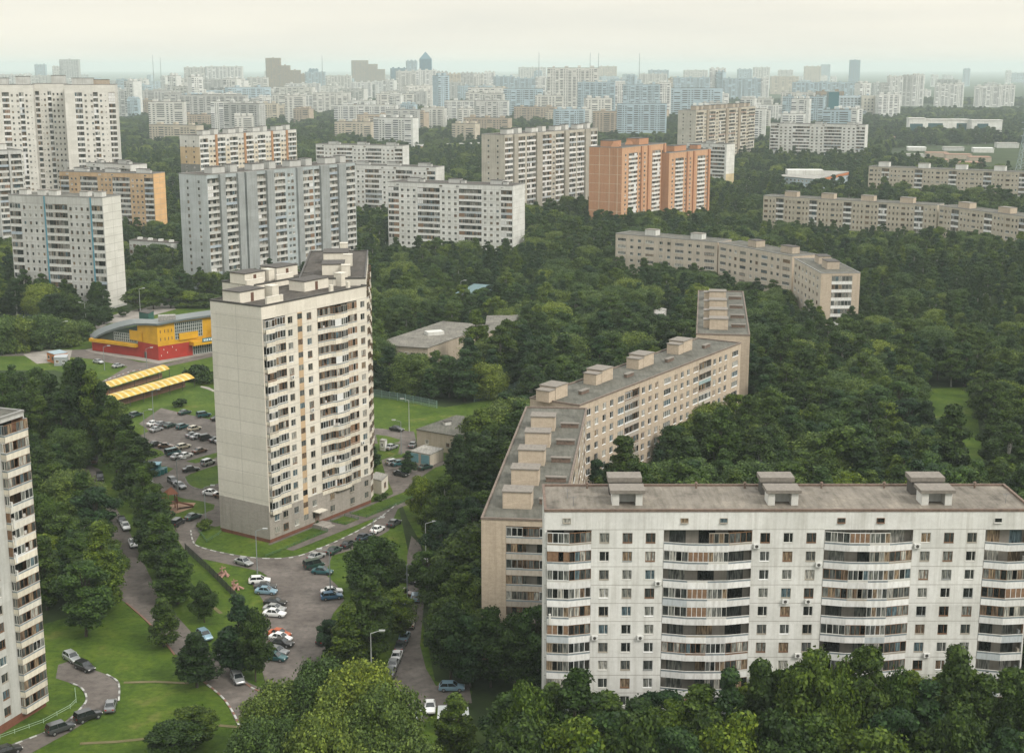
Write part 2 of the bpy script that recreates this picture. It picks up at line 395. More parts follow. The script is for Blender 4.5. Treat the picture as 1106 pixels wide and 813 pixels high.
FLAT = [(0, .06), (1, .06)]
class Building:
    """one block of flats: an Empty at a corner that parents walls, roofs, windows, balconies and rooftop houses"""
    def __init__(s, name, label, A, cat='apartment block', group=None, hero=False):
        s.root = thing(name, label, cat, (A[0], A[1], 0), 0, group); s.A = Vector((A[0], A[1], 0)); s.hero = hero
        s.win, s.bal = [], []
    def wing(s, A, B, depth, H, n, front='', left='', right='', wall=None, ends=None, par=None, slab=None, loggia=None, roof=None, plinth=None,
             base=1.0, attic=2.0, bands=(), plans=None, rdepth=1.25, bstart=0, joints=0, vjoints=True, attic_vents='', vents_from=0, wh=1.45, roof_rim=0.35, fmats=None, pier=0.8, front_clear=0, sill=0.85, trim=None, bscale=1.0):
        A = Vector((A[0], A[1], 0)); B = Vector((B[0], B[1], 0)); W = (B - A).length; u = (B - A).normalized(); inn = Vector((-u.y, u.x, 0))
        ang0 = math.atan2(u.y, u.x); o0 = A - s.A
        footprint([A, B, B + inn * depth, A + inn * depth], 3.5, front_clear)
        ends = ends or wall; slab = slab or wall; par = par or wall; loggia = loggia or wall
        mats = [wall, ends, loggia, GLASS, plinth or wall, trim or wall] + [b[2] for b in bands] + [plain('panel joint', (.30, .28, .25), .9)]; jm = 6 + len(bands)
        mb = MB(); fh = (H - base - attic) / n
        def facade(o, ang, L, pat, mat):
            c, sn = math.cos(ang), math.sin(ang)
            T = lambda x, y, z: (o.x + x * c - y * sn, o.y + x * sn + y * c, z)
            def wq(x0, x1, z0, z1, y=0.0, m=None):
                if m is not None or (y != 0.0): mb.face([T(x0, y, z0), T(x1, y, z0), T(x1, y, z1), T(x0, y, z1)], m if m is not None else mat); return
                cuts = sorted({z0, z1} | {z for b in ((0, base, 0), *bands) for z in b[:2] if z0 < z < z1})
                for a, b in zip(cuts, cuts[1:]):
                    zc = (a + b) / 2; mm = mat
                    if zc < base: mm = 4
                    for k, bd in enumerate(bands):
                        if bd[0] < zc < bd[1] and (len(bd) < 4 or mat in bd[3]): mm = 6 + k
                    mb.face([T(x0, 0, a), T(x1, 0, a), T(x1, 0, b), T(x0, 0, b)], mm)
            def hole(x0, x1, z0, z1, d=0.2):
                mb.face([T(x0, 0, z0), T(x0, d, z0), T(x0, d, z1), T(x0, 0, z1)][::-1], mat); mb.face([T(x1, 0, z0), T(x1, d, z0), T(x1, d, z1), T(x1, 0, z1)], mat)
                mb.face([T(x0, 0, z0), T(x1, 0, z0), T(x1, d, z0), T(x0, d, z0)], mat); mb.face([T(x0, 0, z1), T(x1, 0, z1), T(x1, d, z1), T(x0, d, z1)][::-1], mat)
            cols = parse(pat, L) if pat else [('s', 0, L)]
            bi = 0
            for k, x0, x1 in cols:
                if k in 'wWdv':
                    zs = []
                    for f in range(n):
                        z = base + f * fh + sill; ht = min(wh, fh - 0.9)
                        if k == 'v': z, ht = z + .35, .6
                        zs.append((z, z + ht))
                    zc = 0
                    for z0, z1 in zs:
                        wq(x0, x1, zc, z0); hole(x0, x1, z0, z1); zc = z1
                        s.win.append((Vector(T(x0, 0, z0)), ang, x1 - x0, z1 - z0))
                    wq(x0, x1, zc, H)
                elif k == 'b':
                    zb = base + bstart * fh; zt = base + n * fh
                    if bstart:
                        zc = 0; wx = (x1 - x0) * .18
                        for f in range(bstart):
                            z = base + f * fh + .9
                            for xa, xb in ((x0 + wx, x0 + wx + 1.6), (x1 - wx - 1.6, x1 - wx)):
                                s.win.append((Vector(T(xa, -.17, z)), ang, xb - xa, 1.5))
                        wq(x0, x1, 0, zb)
                    else: wq(x0, x1, 0, zb)
                    wq(x0, x1, zt, H)
                    d = rdepth
                    mb.face([T(x0, d, zb), T(x1, d, zb), T(x1, d, zt), T(x0, d, zt)], 2)
                    mb.face([T(x0, 0, zb), T(x0, d, zb), T(x0, d, zt), T(x0, 0, zt)][::-1], 2); mb.face([T(x1, 0, zb), T(x1, d, zb), T(x1, d, zt), T(x1, 0, zt)], 2)
                    mb.face([T(x0, 0, zt), T(x1, 0, zt), T(x1, d, zt), T(x0, d, zt)][::-1], 2)
                    nd = max(1, int((x1 - x0) / 3.2)); plan = FLAT
                    if plans: plan = plans[bi % len(plans)]
                    bi += 1
                    for f in range(bstart, n):
                        z = base + f * fh
                        for j in range(nd):
                            xa = x0 + (x1 - x0) * (j + .22) / nd; xb = x0 + (x1 - x0) * (j + .78) / nd
                            mb.face([T(xa, d - .006, z + .3), T(xb, d - .006, z + .3), T(xb, d - .006, z + fh - .45), T(xa, d - .006, z + fh - .45)], 3)
                        s.bal.append((Vector(T(x0, 0, z)), ang, x1 - x0, fh, tuple(plan), par, slab))
                elif k == 'p':
                    po = pier
                    mb.face([T(x0, -po, 0), T(x1, -po, 0), T(x1, -po, H), T(x0, -po, H)], 5)
                    mb.face([T(x0, 0, 0), T(x0, -po, 0), T(x0, -po, H), T(x0, 0, H)], 5); mb.face([T(x1, -po, 0), T(x1, 0, 0), T(x1, 0, H), T(x1, -po, H)], 5)
                    mb.face([T(x0, -po, H), T(x1, -po, H), T(x1, 0, H), T(x0, 0, H)], 5)
                elif k == 'o':                                   # facade panels of another colour between stairwell windows
                    for f in range(n):
                        z0 = base + f * fh
                        wq(x0, x1, z0, z0 + sill + .5, 0.0, 5 if f else None); wq(x0, x1, z0 + sill + .5, z0 + sill + 1.7, 0.0, 3); wq(x0, x1, z0 + sill + 1.7, z0 + fh, 0.0, 5)
                    wq(x0, x1, 0, base); wq(x0, x1, base + n * fh, H)
                else: wq(x0, x1, 0, H)
                if joints and k in 'swWv' and x1 - x0 > .2:
                    for f in range(1, n + 1):
                        z = base + f * fh + .02
                        mb.face([T(x0 + .01, -.012, z), T(x1 - .01, -.012, z), T(x1 - .01, -.012, z + joints), T(x0 + .01, -.012, z + joints)], jm)
                if joints and k == 's' and vjoints and x1 - x0 > 5:
                    m = max(2, int(round((x1 - x0) / 6)))
                    for j in range(1, m):
                        x = x0 + (x1 - x0) * j / m
                        mb.face([T(x, -.016, base), T(x + joints, -.016, base), T(x + joints, -.016, H - .1), T(x, -.016, H - .1)], jm)
            return T
        fo = o0
        T = facade(fo, ang0, W, front, 0)
        if attic_vents:
            for k, x0, x1 in parse(attic_vents, W):
                if k == 'w': s.win.append((Vector(T(x0, -.17, H - attic * .62)), ang0, x1 - x0, .75))
        facade(o0 + u * W, ang0 + R(90), depth, right, 1)
        facade(o0 + inn * depth, ang0 - R(90), depth, left, 1)
        facade(o0 + u * W + inn * depth, ang0 + R(180), W, '', 0)
        wall_o = mb.build('wall', mats, s.root)
        rf = MB(); c, sn = u.x, u.y; xf = lambda x, y, z: (o0.x + x * c - y * sn, o0.y + x * sn + y * c, z)
        e = .06; rm = .3
        rf.box(-e, W + e, -e, depth + e, H + .004, H + .05, 0, xf=xf)
        if roof_rim:
            for q in ((-e - .02, W + e + .02, -e - .02, rm), (-e - .02, W + e + .02, depth - rm, depth + e + .02), (-e - .02, rm, rm + .003, depth - rm - .003), (W - rm, W + e + .02, rm + .003, depth - rm - .003)):
                rf.box(*q, H - .02, H + roof_rim, 1, xf=xf)
        ro = rf.build('roof', [roof, s.rim], s.root)
        s.last = (o0, u, inn, W, depth, H, ang0, ro)
        return s
    rim = None
    def house(s, fx, fy, wx, wy, h, mat, capmat=None, name='lift_house', overhang=.15, door=False, z=0.0):
        """a rooftop house at fractions fx, fy of the last wing's roof"""
        o0, u, inn, W, D, H, ang, ro = s.last
        mb = MB(); z0 = H + .055 + z
        mb.box(-wx / 2, wx / 2, -wy / 2, wy / 2, z0, z0 + h, 0)
        mb.box(-wx / 2 - overhang, wx / 2 + overhang, -wy / 2 - overhang, wy / 2 + overhang, z0 + h + .003, z0 + h + .2, 1)
        if door: mb.box(-.5, .4, -wy / 2 - .03, -wy / 2 - .003, z0 + .05, z0 + 1.9, 2)
        p = o0 + u * (W * fx) + inn * (D * fy)
        return mb.build(name, [mat, capmat or mat, plain('rust brown steel', (0.12, 0.06, 0.04))], ro, (p.x, p.y, 0), ang)
    def mast(s, fx, fy, h=3.0):
        o0, u, inn, W, D, H, ang, ro = s.last; p = o0 + u * (W * fx) + inn * (D * fy)
        mb = MB(); mb.tube((0, 0, H), (0, 0, H + h), .05, .03, 5); mb.tube((-.5, 0, H + h * .9), (.5, 0, H + h * .9), .025, n=4); mb.tube((-.35, 0, H + h * .75), (.35, 0, H + h * .75), .025, n=4)
        mb.build('antenna', [plain('aerial steel', (0.2, 0.2, 0.2))], ro, (p.x, p.y, 0), ang)
    def finish(s, seed=0, mix=(0, 1, 2, 2, 3, 4), cap=100):
        r = random.Random(seed + 11)
        def dist(e):
            p = s.A + e[0]; return (p - Vector((0, 0, CAM_H))).length - e[0].z * 2.0
        s.win.sort(key=dist); s.bal.sort(key=dist)
        for i, (p, ang, wd, ht) in enumerate(s.win[:cap]):
            f, pn, _, _ = window_mesh(wd, ht, s.hero)
            o = put('window', f, s.root, p, ang); o.scale = (wd / round(wd, 1), 1, ht / round(ht, 1))
            if pn: put('pane', pn, o)
        s._rest('windows', s.win[cap:], lambda e: window_mesh(e[2], e[3], s.hero)[2:], [FRAME, GLASS], lambda e: (e[2] / round(e[2], 1), 1, e[3] / round(e[3], 1)))
        pick = {}
        def bm(e):
            return balcony_mesh(e[2], e[3], e[4], r.choice(mix), e[5], e[6], s.hero)
        for e in s.bal[:cap]:
            b, g, _, _ = bm(e); o = put('balcony', b, s.root, e[0], e[1]); o.scale = (e[2] / round(e[2], 1), 1, 1)
            if g: put('glazing', g, o)
        if s.bal[cap:]:
            e0 = s.bal[cap]; s._rest('balconies', s.bal[cap:], lambda e: bm(e)[2:], [e0[5], e0[6], FRAME, GLASS, FWHITE, FBROWN, FGREY, CLADS], lambda e: (e[2] / round(e[2], 1), 1, 1), hero_off=2)
        return s.root
    def _rest(s, name, items, getter, mats, scale, hero_off=1):
        if not items: return
        mb = MB()
        for e in items:
            a, g = getter(e); sc = scale(e); c, sn = math.cos(e[1]), math.sin(e[1])
            for part, off in ((a, 0), (g, hero_off)):
                if part is None: continue
                i = len(mb.v)
                mb.v.extend((e[0].x + x * sc[0] * c - y * sn, e[0].y + x * sc[0] * sn + y * c, e[0].z + z * sc[2]) for x, y, z in part.v)
                mb.f.extend(tuple(k + i for k in f) for f in part.f); mb.m.extend(m + off for m in part.m)
        tag(mb.build(name, mats, s.root), kind='stuff')
# ------------------------------------------------------------------ materials of the blocks
white = wall_mat('white panel', (0.66, 0.655, 0.62)); white2 = wall_mat('off white panel', (0.60, 0.595, 0.56)); white3 = wall_mat('grey white panel', (0.5, 0.5, 0.475))
cream = wall_mat('cream panel', (0.65, 0.605, 0.52), dirt=.1, blotch=.08); creamend = wall_mat('cream end panel', (0.60, 0.565, 0.49), dirt=.06, blotch=.06)
greyp = wall_mat('grey panel', (0.47, 0.47, 0.445)); bluegrey = wall_mat('blue grey panel', (0.39, 0.43, 0.435)); beige = wall_mat('beige panel', (0.47, 0.42, 0.335))
beige2 = wall_mat('beige grey panel', (0.46, 0.43, 0.365)); tan = wall_mat('tan panel', (0.50, 0.35, 0.21)); apricot = wall_mat('apricot end wall', (0.68, 0.42, 0.2), dirt=.08)
orange = brick_mat('orange brick', (0.47, 0.255, 0.15)); orange2 = brick_mat('pale orange brick', (0.53, 0.325, 0.20)); buff = brick_mat('buff brick', (0.47, 0.40, 0.315))
buffd = brick_mat('grey buff brick', (0.41, 0.355, 0.285)); greybrick = brick_mat('grey brick', (0.33, 0.31, 0.28)); redbrick = brick_mat('red brick', (0.17, 0.075, 0.05))
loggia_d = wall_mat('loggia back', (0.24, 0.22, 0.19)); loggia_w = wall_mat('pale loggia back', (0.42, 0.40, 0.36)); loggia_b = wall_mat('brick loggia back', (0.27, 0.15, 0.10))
par_w = parapet_mat('white parapet', (0.66, 0.655, 0.63), (0.42, 0.45, 0.46)); par_g = parapet_mat('grey parapet', (0.50, 0.50, 0.47), (0.33, 0.38, 0.42)); par_c = parapet_mat('cream parapet', (0.62, 0.57, 0.47), (0.58, 0.55, 0.48))
par_b = parapet_mat('beige parapet', (0.53, 0.49, 0.41), (0.36, 0.26, 0.2)); par_o = parapet_mat('snow parapet', (0.64, 0.62, 0.58), (0.6, 0.58, 0.54)); par_r = parapet_mat('ribbed parapet', (0.40, 0.355, 0.30), (0.26, 0.34, 0.34))
roof_d = roof_mat('dark bitumen roof', (0.075, 0.066, 0.058)); roof_g = roof_mat('grey bitumen roof', (0.115, 0.112, 0.096)); roof_b = roof_mat('brown grey bitumen roof', (0.185, 0.165, 0.14)); roof_l = roof_mat('pale roof', (0.30, 0.29, 0.27))
rust = plain('rusty flashing', (0.15, 0.105, 0.08), .8, var=.35); tin = plain('grey tin flashing', (0.22, 0.215, 0.2), .5); darktin = plain('dark flashing', (0.06, 0.056, 0.05), .7); teal = plain('teal paint', (0.07, 0.22, 0.28), .7)
cap_d = plain('dark cap', (0.07, 0.063, 0.056), .9, var=.3); cap_g = plain('grey cap', (0.19, 0.17, 0.145), .9, var=.25)
Building.rim = tin
PANELG = "white panel apartment blocks"

# --- the white block nearest the camera
b = Building('apartment_block', 'long white twelve storey block nearest the camera, with three concrete roof vents', G(588, 552.5, 37.5), hero=True); b.rim = rust
A0 = G(588.3, 552.5, 37.5); B0 = G(1117, 552.0, 37.5)
bay = 's1.22 w1.5 s2.0 w1.5 s2.0 w1.5 s1.25'
mid = [(0, .08), (.27, .85), (.5, .95), (.73, .85), (1, .08)]
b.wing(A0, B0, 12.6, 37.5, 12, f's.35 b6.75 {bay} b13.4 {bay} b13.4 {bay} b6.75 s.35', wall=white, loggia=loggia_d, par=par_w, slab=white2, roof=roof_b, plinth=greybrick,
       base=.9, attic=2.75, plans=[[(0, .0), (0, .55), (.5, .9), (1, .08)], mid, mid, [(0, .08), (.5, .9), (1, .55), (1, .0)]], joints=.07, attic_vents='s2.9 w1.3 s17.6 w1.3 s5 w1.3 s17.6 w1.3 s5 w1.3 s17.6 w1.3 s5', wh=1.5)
for fx in (.172, .494, .812):
    o0, u, inn, W, D, H, ang, ro = b.last; p = o0 + u * (W * fx) + inn * (D * .32)
    m = MB(); z = H + .055
    for x in (-2.2, 1.2): m.box(x, x + 1.0, -1.3, 1.5, z, z + 1.9, 0)
    m.box(-1.19, 1.19, .6, 1.45, z, z + 1.7, 2); m.box(-2.55, 2.55, -1.7, 1.9, z + 1.903, z + 2.4, 1)
    m.build('vent_house', [white2, cap_g, white3], ro, (p.x, p.y, 0), ang)
    m = MB(); p = o0 + u * (W * fx) + inn * (D * .72); m.box(-2.3, 2.3, -1.2, 1.2, z, z + 2.1, 2); m.box(-2.55, 2.55, -1.6, 1.6, z + 2.103, z + 2.8, 1)
    m.build('vent_house', [white2, cap_g, darktin], ro, (p.x, p.y, 0), ang)
for fx in (.095, .33, .435, .6, .735, .93):
    o0, u, inn, W, D, H, ang, ro = b.last; p = o0 + u * (W * fx) + inn * (D * .9)
    m = MB(); m.tube((0, 0, H), (0, 0, H + .9), .16, n=7); m.tube((0, 0, H + .9), (0, 0, H + 1.1), .3, .05, 7); m.build('vent_pipe', [rust], ro, (p.x, p.y, 0))
for fx, fy in ((.05, .5), (.06, .2), (.96, .3)): b.mast(fx, fy, 1.6)
ac = MB(); ac.box(0, .9, -.42, -.05, 0, .62); ac.tube((.42, -.425, .31), (.42, -.44, .31), .25, n=10, mat=1)
acm = ac.mesh('air_conditioner', [plain('air conditioner white', (.6, .6, .57)), darktin])
def air_cons(b, k, seed):
    r = random.Random(seed); ws = [e for e in b.win[:90] if e[3] > 1.2]
    for e in r.sample(ws, k):
        c, sn = math.cos(e[1]), math.sin(e[1]); x = r.choice([-.95, e[2] + .05, .2]); z = e[0].z - .75
        put('air_conditioner', acm, b.root, (e[0].x + x * c, e[0].y + x * sn, z), e[1])
b.win.sort(key=lambda e: -e[0].z); air_cons(b, 13, 5)
b.finish(1, (0, 1, 1, 2, 3, 4, 4))

# --- cream tower with the car park
b = Building('apartment_tower', 'tall cream panel tower with brick foot standing between the car park and the lawn', G(292, 586.5), 'apartment tower', hero=True); b.rim = darktin
C2 = G(292, 586.5); C3 = G(401, 543); u1 = (C3 - C2).normalized(); in1 = Vector((-u1.y, u1.x, 0))
flat2 = [(0, .0), (0, .75), (.42, .75), (.5, .08), (1, .08)]; bulge = [(0, .08), (.3, .3), (.36, .95), (.5, 1.15), (.68, .95), (.74, .15), (1, .1)]
HT = 51.4
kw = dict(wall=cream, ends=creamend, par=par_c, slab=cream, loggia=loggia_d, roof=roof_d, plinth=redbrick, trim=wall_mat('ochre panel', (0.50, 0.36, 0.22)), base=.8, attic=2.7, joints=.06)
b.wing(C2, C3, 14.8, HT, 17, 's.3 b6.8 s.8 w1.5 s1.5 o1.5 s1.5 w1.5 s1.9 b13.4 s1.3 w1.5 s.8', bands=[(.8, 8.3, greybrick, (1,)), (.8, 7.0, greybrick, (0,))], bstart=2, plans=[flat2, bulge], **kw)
par_wall = MB()
o0, u, inn, W, D, H, ang, ro = b.last
b.house(.13, .62, 7.5, 5.0, 2.3, cream, cap_d, door=True); b.house(.29, .42, 2.0, 2.2, 2.6, cream, creamend, 'vent_shaft', .05); b.house(.70, .55, 8, 4.6, 2.2, cream, cap_d, door=True); b.house(.92, .35, 2.2, 2.2, 2.8, cream, creamend, 'vent_shaft', .05)
for fx, wx in ((.12, 4.2), (.19, .9), (.83, .9), (.66, 1.0)): b.house(fx, .03, wx, .5, 1.5, cream, creamend, 'parapet_panel', .02)
A2 = C3 + in1 * .3; b.wing(C3 + Vector((-.25, .6, 0)), C3 + Vector((-4.5, 49, 0)), 15, HT + 1.6, 17, 's.8 b5 s1.2 w1.5 s1.5 w1.5 s1.5 b5 s2 w1.5 s1.5 b5 s3 w1.5 s2 b5 s2', plans=[[(0, .1), (.5, .7), (1, .1)]], **kw)
b.house(.2, .5, 7, 5, 2.4, cream, cap_d, door=True); b.house(.1, .3, 1.8, 2.0, 2.4, cream, creamend, 'vent_shaft', .05); b.house(.6, .5, 8, 6, 2.6, cream, cap_d, door=True); b.house(.45, .3, 1.8, 2.2, 2.6, cream, creamend, 'vent_shaft', .05); b.house(.85, .4, 2, 2, 3, cream, creamend, 'vent_shaft', .05)
q = C2 + in1 * 15.1 + u1 * 14
b.wing(q, q + u1 * 20, 10, HT + 1.4, 17, '', **kw)
b.house(.15, .5, 6.5, 4.5, 2.3, cream, cap_d, door=True); b.house(.38, .3, 1.8, 2.0, 2.4, cream, creamend, 'vent_shaft', .05); b.house(.72, .6, 7, 5, 2.3, cream, cap_d, door=True)
for fx in (.02, .5): b.house(fx, .04, 5.5, .5, 1.2, cream, creamend, 'parapet_panel', .02)
# entrance stair and canopy
dx = lambda t, y=0: (C2 - b.A) + u1 * t - in1 * y
m = MB(); m.box(0, 3.2, -2.8, -.02, 0, .55); m.box(.3, 2.9, -4.2, -2.81, 0, .3); m.build('entrance_steps', [pave_m], b.root, dx(13.6), math.atan2(u1.y, u1.x))
m = MB(); m.box(0, 3.0, -1.9, -.02, 3.3, 3.5); m.box(.8, 2.2, -.06, -.021, .55, 2.75, 1); m.build('entrance', [cream, rust], b.root, dx(13.7), math.atan2(u1.y, u1.x))
air_cons(b, 7, 3)
b.finish(2, (2, 2, 3, 3, 3, 4))

# --- balcony tower cut by the frame on the left
Rp = G(50, 762); ul = Vector((.367, .93, 0)).normalized()
b = Building('apartment_tower', 'grey tower with a full stack of brown glazed cream balconies, rising beside the curved driveway', Rp - ul * 30, 'apartment tower', hero=True)
b.wing(Rp - ul * 30, Rp, 13, 48.5, 17, 's1 w1.5 s2 b5 s2 w1.5 s1.6 w1.5 s1.6 w1.5 s1.8 w1.5 s2.3 b5.4 s.25', wall=greyp, ends=greyp, par=par_c, slab=white3, loggia=loggia_b, roof=roof_g, plinth=redbrick, base=1.4, attic=.6,
       plans=[[(0, 0), (0, .9), (1, .9), (1, 0)]], right='s4 w1.5 s7.5')
b.house(.3, .5, 6, 4, 2.4, greyp, cap_g)
b.finish(3, (1, 2, 2, 3, 4, 2))

# --- long buff brick block in three wings
b = Building('apartment_block', 'long zigzag buff brick block with a row of brick lift houses along its flat roof', G(519.7, 560.7, 27.0), hero=True); b.rim = plain('brown grey flashing', (.16, .125, .1), .8, var=.3)
pf = Vector((-5.1, 221, 0)); qf = Vector((8.2, 219.6, 0))
kb = dict(wall=buff, ends=buffd, par=par_r, slab=white3, loggia=loggia_d, roof=roof_g, plinth=greybrick, base=1.0, attic=1.0, wh=1.5)
J = Vector((14.9, 300, 0))
wb = 's.8 W2.6 s1.2 w1.1 s1.3 w1.1 s1.2 w1.1 s1.4 W2.0 s.25 b4.8 s.9 w1.1 s1.2 w1.1 s1.2 w1.1 s1.2'
lf = 's3 w1.2 s2 w1.2 s2 b5 s2 w1.2 s2 w1.2 s2 w1.2 s2 b5 s2 w1.2 s2 w1.2 s3 b5 s2 w1.2 s2 w1.2 s2 w1.2 s2 b5 s3 w1.2 s2'
b.wing(pf, qf, 78, 27.0, 9, 's4.1 b8.3 s.9', left=lf, right=lf, **kb)
for k, fy in enumerate((.10, .275, .44, .605, .77)): b.house(.40, fy, 4.9, 3.6, 2.9, buff, cap_g); b.house(.30, fy + .045, 2.4, 1.6, 1.9, buff, cap_g, 'vent_shaft'); 
for fy in (.12, .29, .455, .62, .79): b.house(.80, fy, 3.6, .7, .8, rust, cap_g, 'vent_box')
b.wing(J, Vector((61.9, 371.5, 0)), 13, 27.0, 9, wb + ' ' + wb + ' s1 W2.6 s1', **kb)
for fx in (.03, .275, .52, .775): b.house(fx + .02, .72, 5.2, 4.2, 2.9, buff, cap_g); b.house(fx - .03, .68, 2.6, 3.4, 2.5, buff, cap_g, 'vent_shaft')
for fx in (.13, .38, .63, .88): b.house(fx, .42, 3.4, .8, .7, rust, cap_g, 'vent_box')
b.wing(Vector((51.3, 383, 0)), Vector((65.9, 381, 0)), 78, 27.3, 9, 's3 w1.2 s1 w1.2 s8', left=lf, right=lf, **kb)
for fy in (.13, .33, .55, .77): b.house(.42, fy, 5.2, 4.4, 3.0, buff, cap_g); b.house(.22, fy + .02, 2.6, 3.0, 2.3, buff, cap_g, 'vent_shaft'); b.house(.80, fy + .03, 4, .9, .8, rust, cap_g, 'vent_box')
b.finish(4, (0, 1, 2, 3, 2))

# --- bent pink buff block in the trees
b = Building('apartment_block', 'low bent buff block among the trees behind the zigzag brick block', G(665, 252, 21))
kc = dict(wall=wall_mat('pink buff panel', (0.52, 0.455, 0.37)), ends=buff, par=par_w, slab=white3, loggia=loggia_d, roof=roof_g, base=.8, attic=.9, front_clear=9)
wc = 's.8 W3 s1.6 w1.2 s1.6 w1.2 s1.6 W3 s2 w1.2 s1.6 w1.2 s1.6 W3 s1.6 w1.2 s1.6 w1.2 s1.6 W3.4 s1'
q0, q1 = G(665, 252.5, 21), G(775, 262, 21); b.wing(q0, q1, 13, 21, 6, wc, **kc); b.house(.3, .5, 6, 4, 2.6, white2, cap_g); b.house(.75, .5, 6, 4, 2.6, white2, cap_g)
q2, q3 = G(776.5, 262.4, 21), G(856, 277, 21); b.wing(q2, q3, 13, 21, 6, wc, **kc); b.house(.35, .55, 6, 5, 2.8, buffd, cap_d); b.house(.8, .55, 8, 4, 2.8, buffd, cap_d)
q4, q5 = G(858, 279.5, 21), G(887, 295.5, 21); q6 = G(926, 294, 21); b.wing(q4, q5, (q6 - q5).length, 21, 6, 's1 w1.2 s2 w1.2 s2 w1.2 s2 w1.2 s2 w1.2 s2 w1.2 s2 w1.2 s2', right='s4.2 b8 s3', **kc)
b.house(.3, .55, 7, 5, 3, buffd, cap_d); b.house(.65, .5, 8, 5, 3, buffd, cap_d)
b.finish(5, (0, 1, 2, 2, 3))

# --- the white twelve storey panel blocks and their relatives
W12 = 's.4 b6 s1.2 w1.5 s1.9 w1.5 s1.9 w1.5 s1.2 b12.5 s1.2 w1.5 s1.9 w1.5 s1.9 w1.5 s1.2 b12.5 s1.2 w1.5 s1.9 w1.5 s1.9 w1.5 s1.2 b6 s.4'
W12s = 's.4 b6 s1.2 w1.5 s1.9 w1.5 s1.9 w1.5 s1.2 b12.5 s1.2 w1.5 s1.9 w1.5 s1.9 w1.5 s1.2 b6 s.4'
def slab_block(label, pL, pR, H, depth, n, pat, houses=3, seed=0, group=None, name='apartment_block', hw=(7, 4, 2.2), vents=True, finish=True, **kw):
    A, B = G(*pL, H), G(*pR, H)
    b = Building(name, label, A, group=group)
    k = dict(wall=white, par=par_w, slab=white2, loggia=loggia_d, roof=roof_d, base=1.0, attic=2.4, joints=.0); k.update(kw)
    if vents and 'attic_vents' not in kw: k['attic_vents'] = 's4 w1.4 s18 w1.4 s6 w1.4 s18 w1.4 s4'
    b.wing(A, B, depth, H, n, pat, **k)
    for i in range(houses): b.house((i + .5) / houses, .5, *hw, white3, cap_d); b.house((i + .5) / houses + .07, .45, 2.5, 2.5, 1.6, white3, cap_d, 'vent_shaft')
    if finish: b.finish(seed)
    return b
slab_block('white twelve storey block with bare right end wall, in front of two parallel white blocks', (418.5, 196.7), (554, 201.2), 36.5, 18, 10, W12, 3, 11, PANELG, joints=.1, front_clear=45)
slab_block('white block partly covered by the grey ribbed block, between two parallel white blocks', (370, 178.0), (470.6, 181), 36.5, 13, 10, W12, 3, 12, PANELG, joints=.1)
slab_block('rearmost of the three parallel white blocks, beside the long tan wall', (341, 156), (435, 157.8), 38, 13, 11, W12, 3, 13, PANELG, joints=.1)
slab_block('white block with tan lower end wall behind the orange brick tower', (742, 154.5), (785, 156.2), 38, 13, 11, 's.4 b6 s1 w1.5 s1.5 w1.5 s1 b8 s1', 1, 15, PANELG, ends=wall_mat('white end wall', (.68, .67, .62)), bands=[(0, 14, wall_mat('yellowed end wall', (.56, .45, .27)), (1,))], joints=.1)
slab_block('wide white block facing the camera above the trees, with small roof houses', (832, 133.4), (935, 135.2), 42, 13, 12, W12, 3, 16, PANELG, joints=.1)
slab_block('low white panel block peeping over the tan block with apricot end wall', (52, 173.5), (141, 178.5), 41, 13, 11, W12s, 3, 17, PANELG)
slab_block('tan block with a bright apricot end wall', (64, 185.5), (165.5, 188), 38.5, 13, 11, 's.4 b6 s1.2 w1.4 s1.4 w1.4 s2.5 b12 s2.4 w1.3 s1.5 w1.3 s1.5 w1.3 s1 b12 s1.2 w1.4 s1.6 w1.4 s1.6 w1.4 s1.2 b6 s.4', 3, 18, wall=tan, ends=apricot, par=par_g, joints=.12)
b = slab_block('grey fourteen storey block with teal strips and a pale tiled end wall', (9, 210.8), (110.5, 214), 46.9, 13.5, 13, 's.3 b6.5 s1.5 w1.4 s2 w1.4 s2 w1.4 s2 w1.4 s1.2 p.7 b13 s1.2 w1.4 s1.9 w1.4 s1.9 w1.4 s2 w1.4 s1.0 p.7 b6.4 s.3', 0, 19, wall=greyp, ends=wall_mat('pale tiled end wall', (.60, .585, .535), dirt=.06, blotch=.05),
     par=par_g, slab=greyp, loggia=loggia_w, roof=roof_g, joints=.13, attic=3.2, vents=False, finish=False, trim=teal, pier=.25)
for fx in (.1, .3, .42, .75, .9): b.house(fx, .4, 4, 3, 2.0, white2, cap_g)
b.finish(19, (0, 0, 1, 2, 4))

# --- ribbed sixteen storey blocks
RIB = 's.2 b4.4 p2 b5.2 p2.4 s1 p4.4 b4.4 p3 b5.6 s1 w1.2 s.4 w1.2 s1 p2.4 b5.4 s.6 b2.4 p4 b4.6 p3.6 b5.2 s.2'
RIB2 = 's.3 b4.2 p2.2 b4.6 s1 b5 p3 s1 b5.2 s.8 w1.2 s.6 b5 p2.4 b5 s.8 b4.6 p3.2 b5 s.3'
def lifts(b, k, mat, hw=(8, 5, 2.8), off=.0):
    for i in range(k):
        b.house((i + .5) / k + off, .45, *hw, mat, cap_d); b.house((i + .5) / k + .35 / k + off, .4, 4.5, 4.5, 3.4, mat, cap_d, 'vent_shaft')
b = Building('apartment_block', 'blue grey ribbed sixteen storey block behind the cream tower', G(223, 189.6, 52.4))
A1 = G(223, 189.6, 52.4); B1 = G(383.5, 175.6, 52.4)
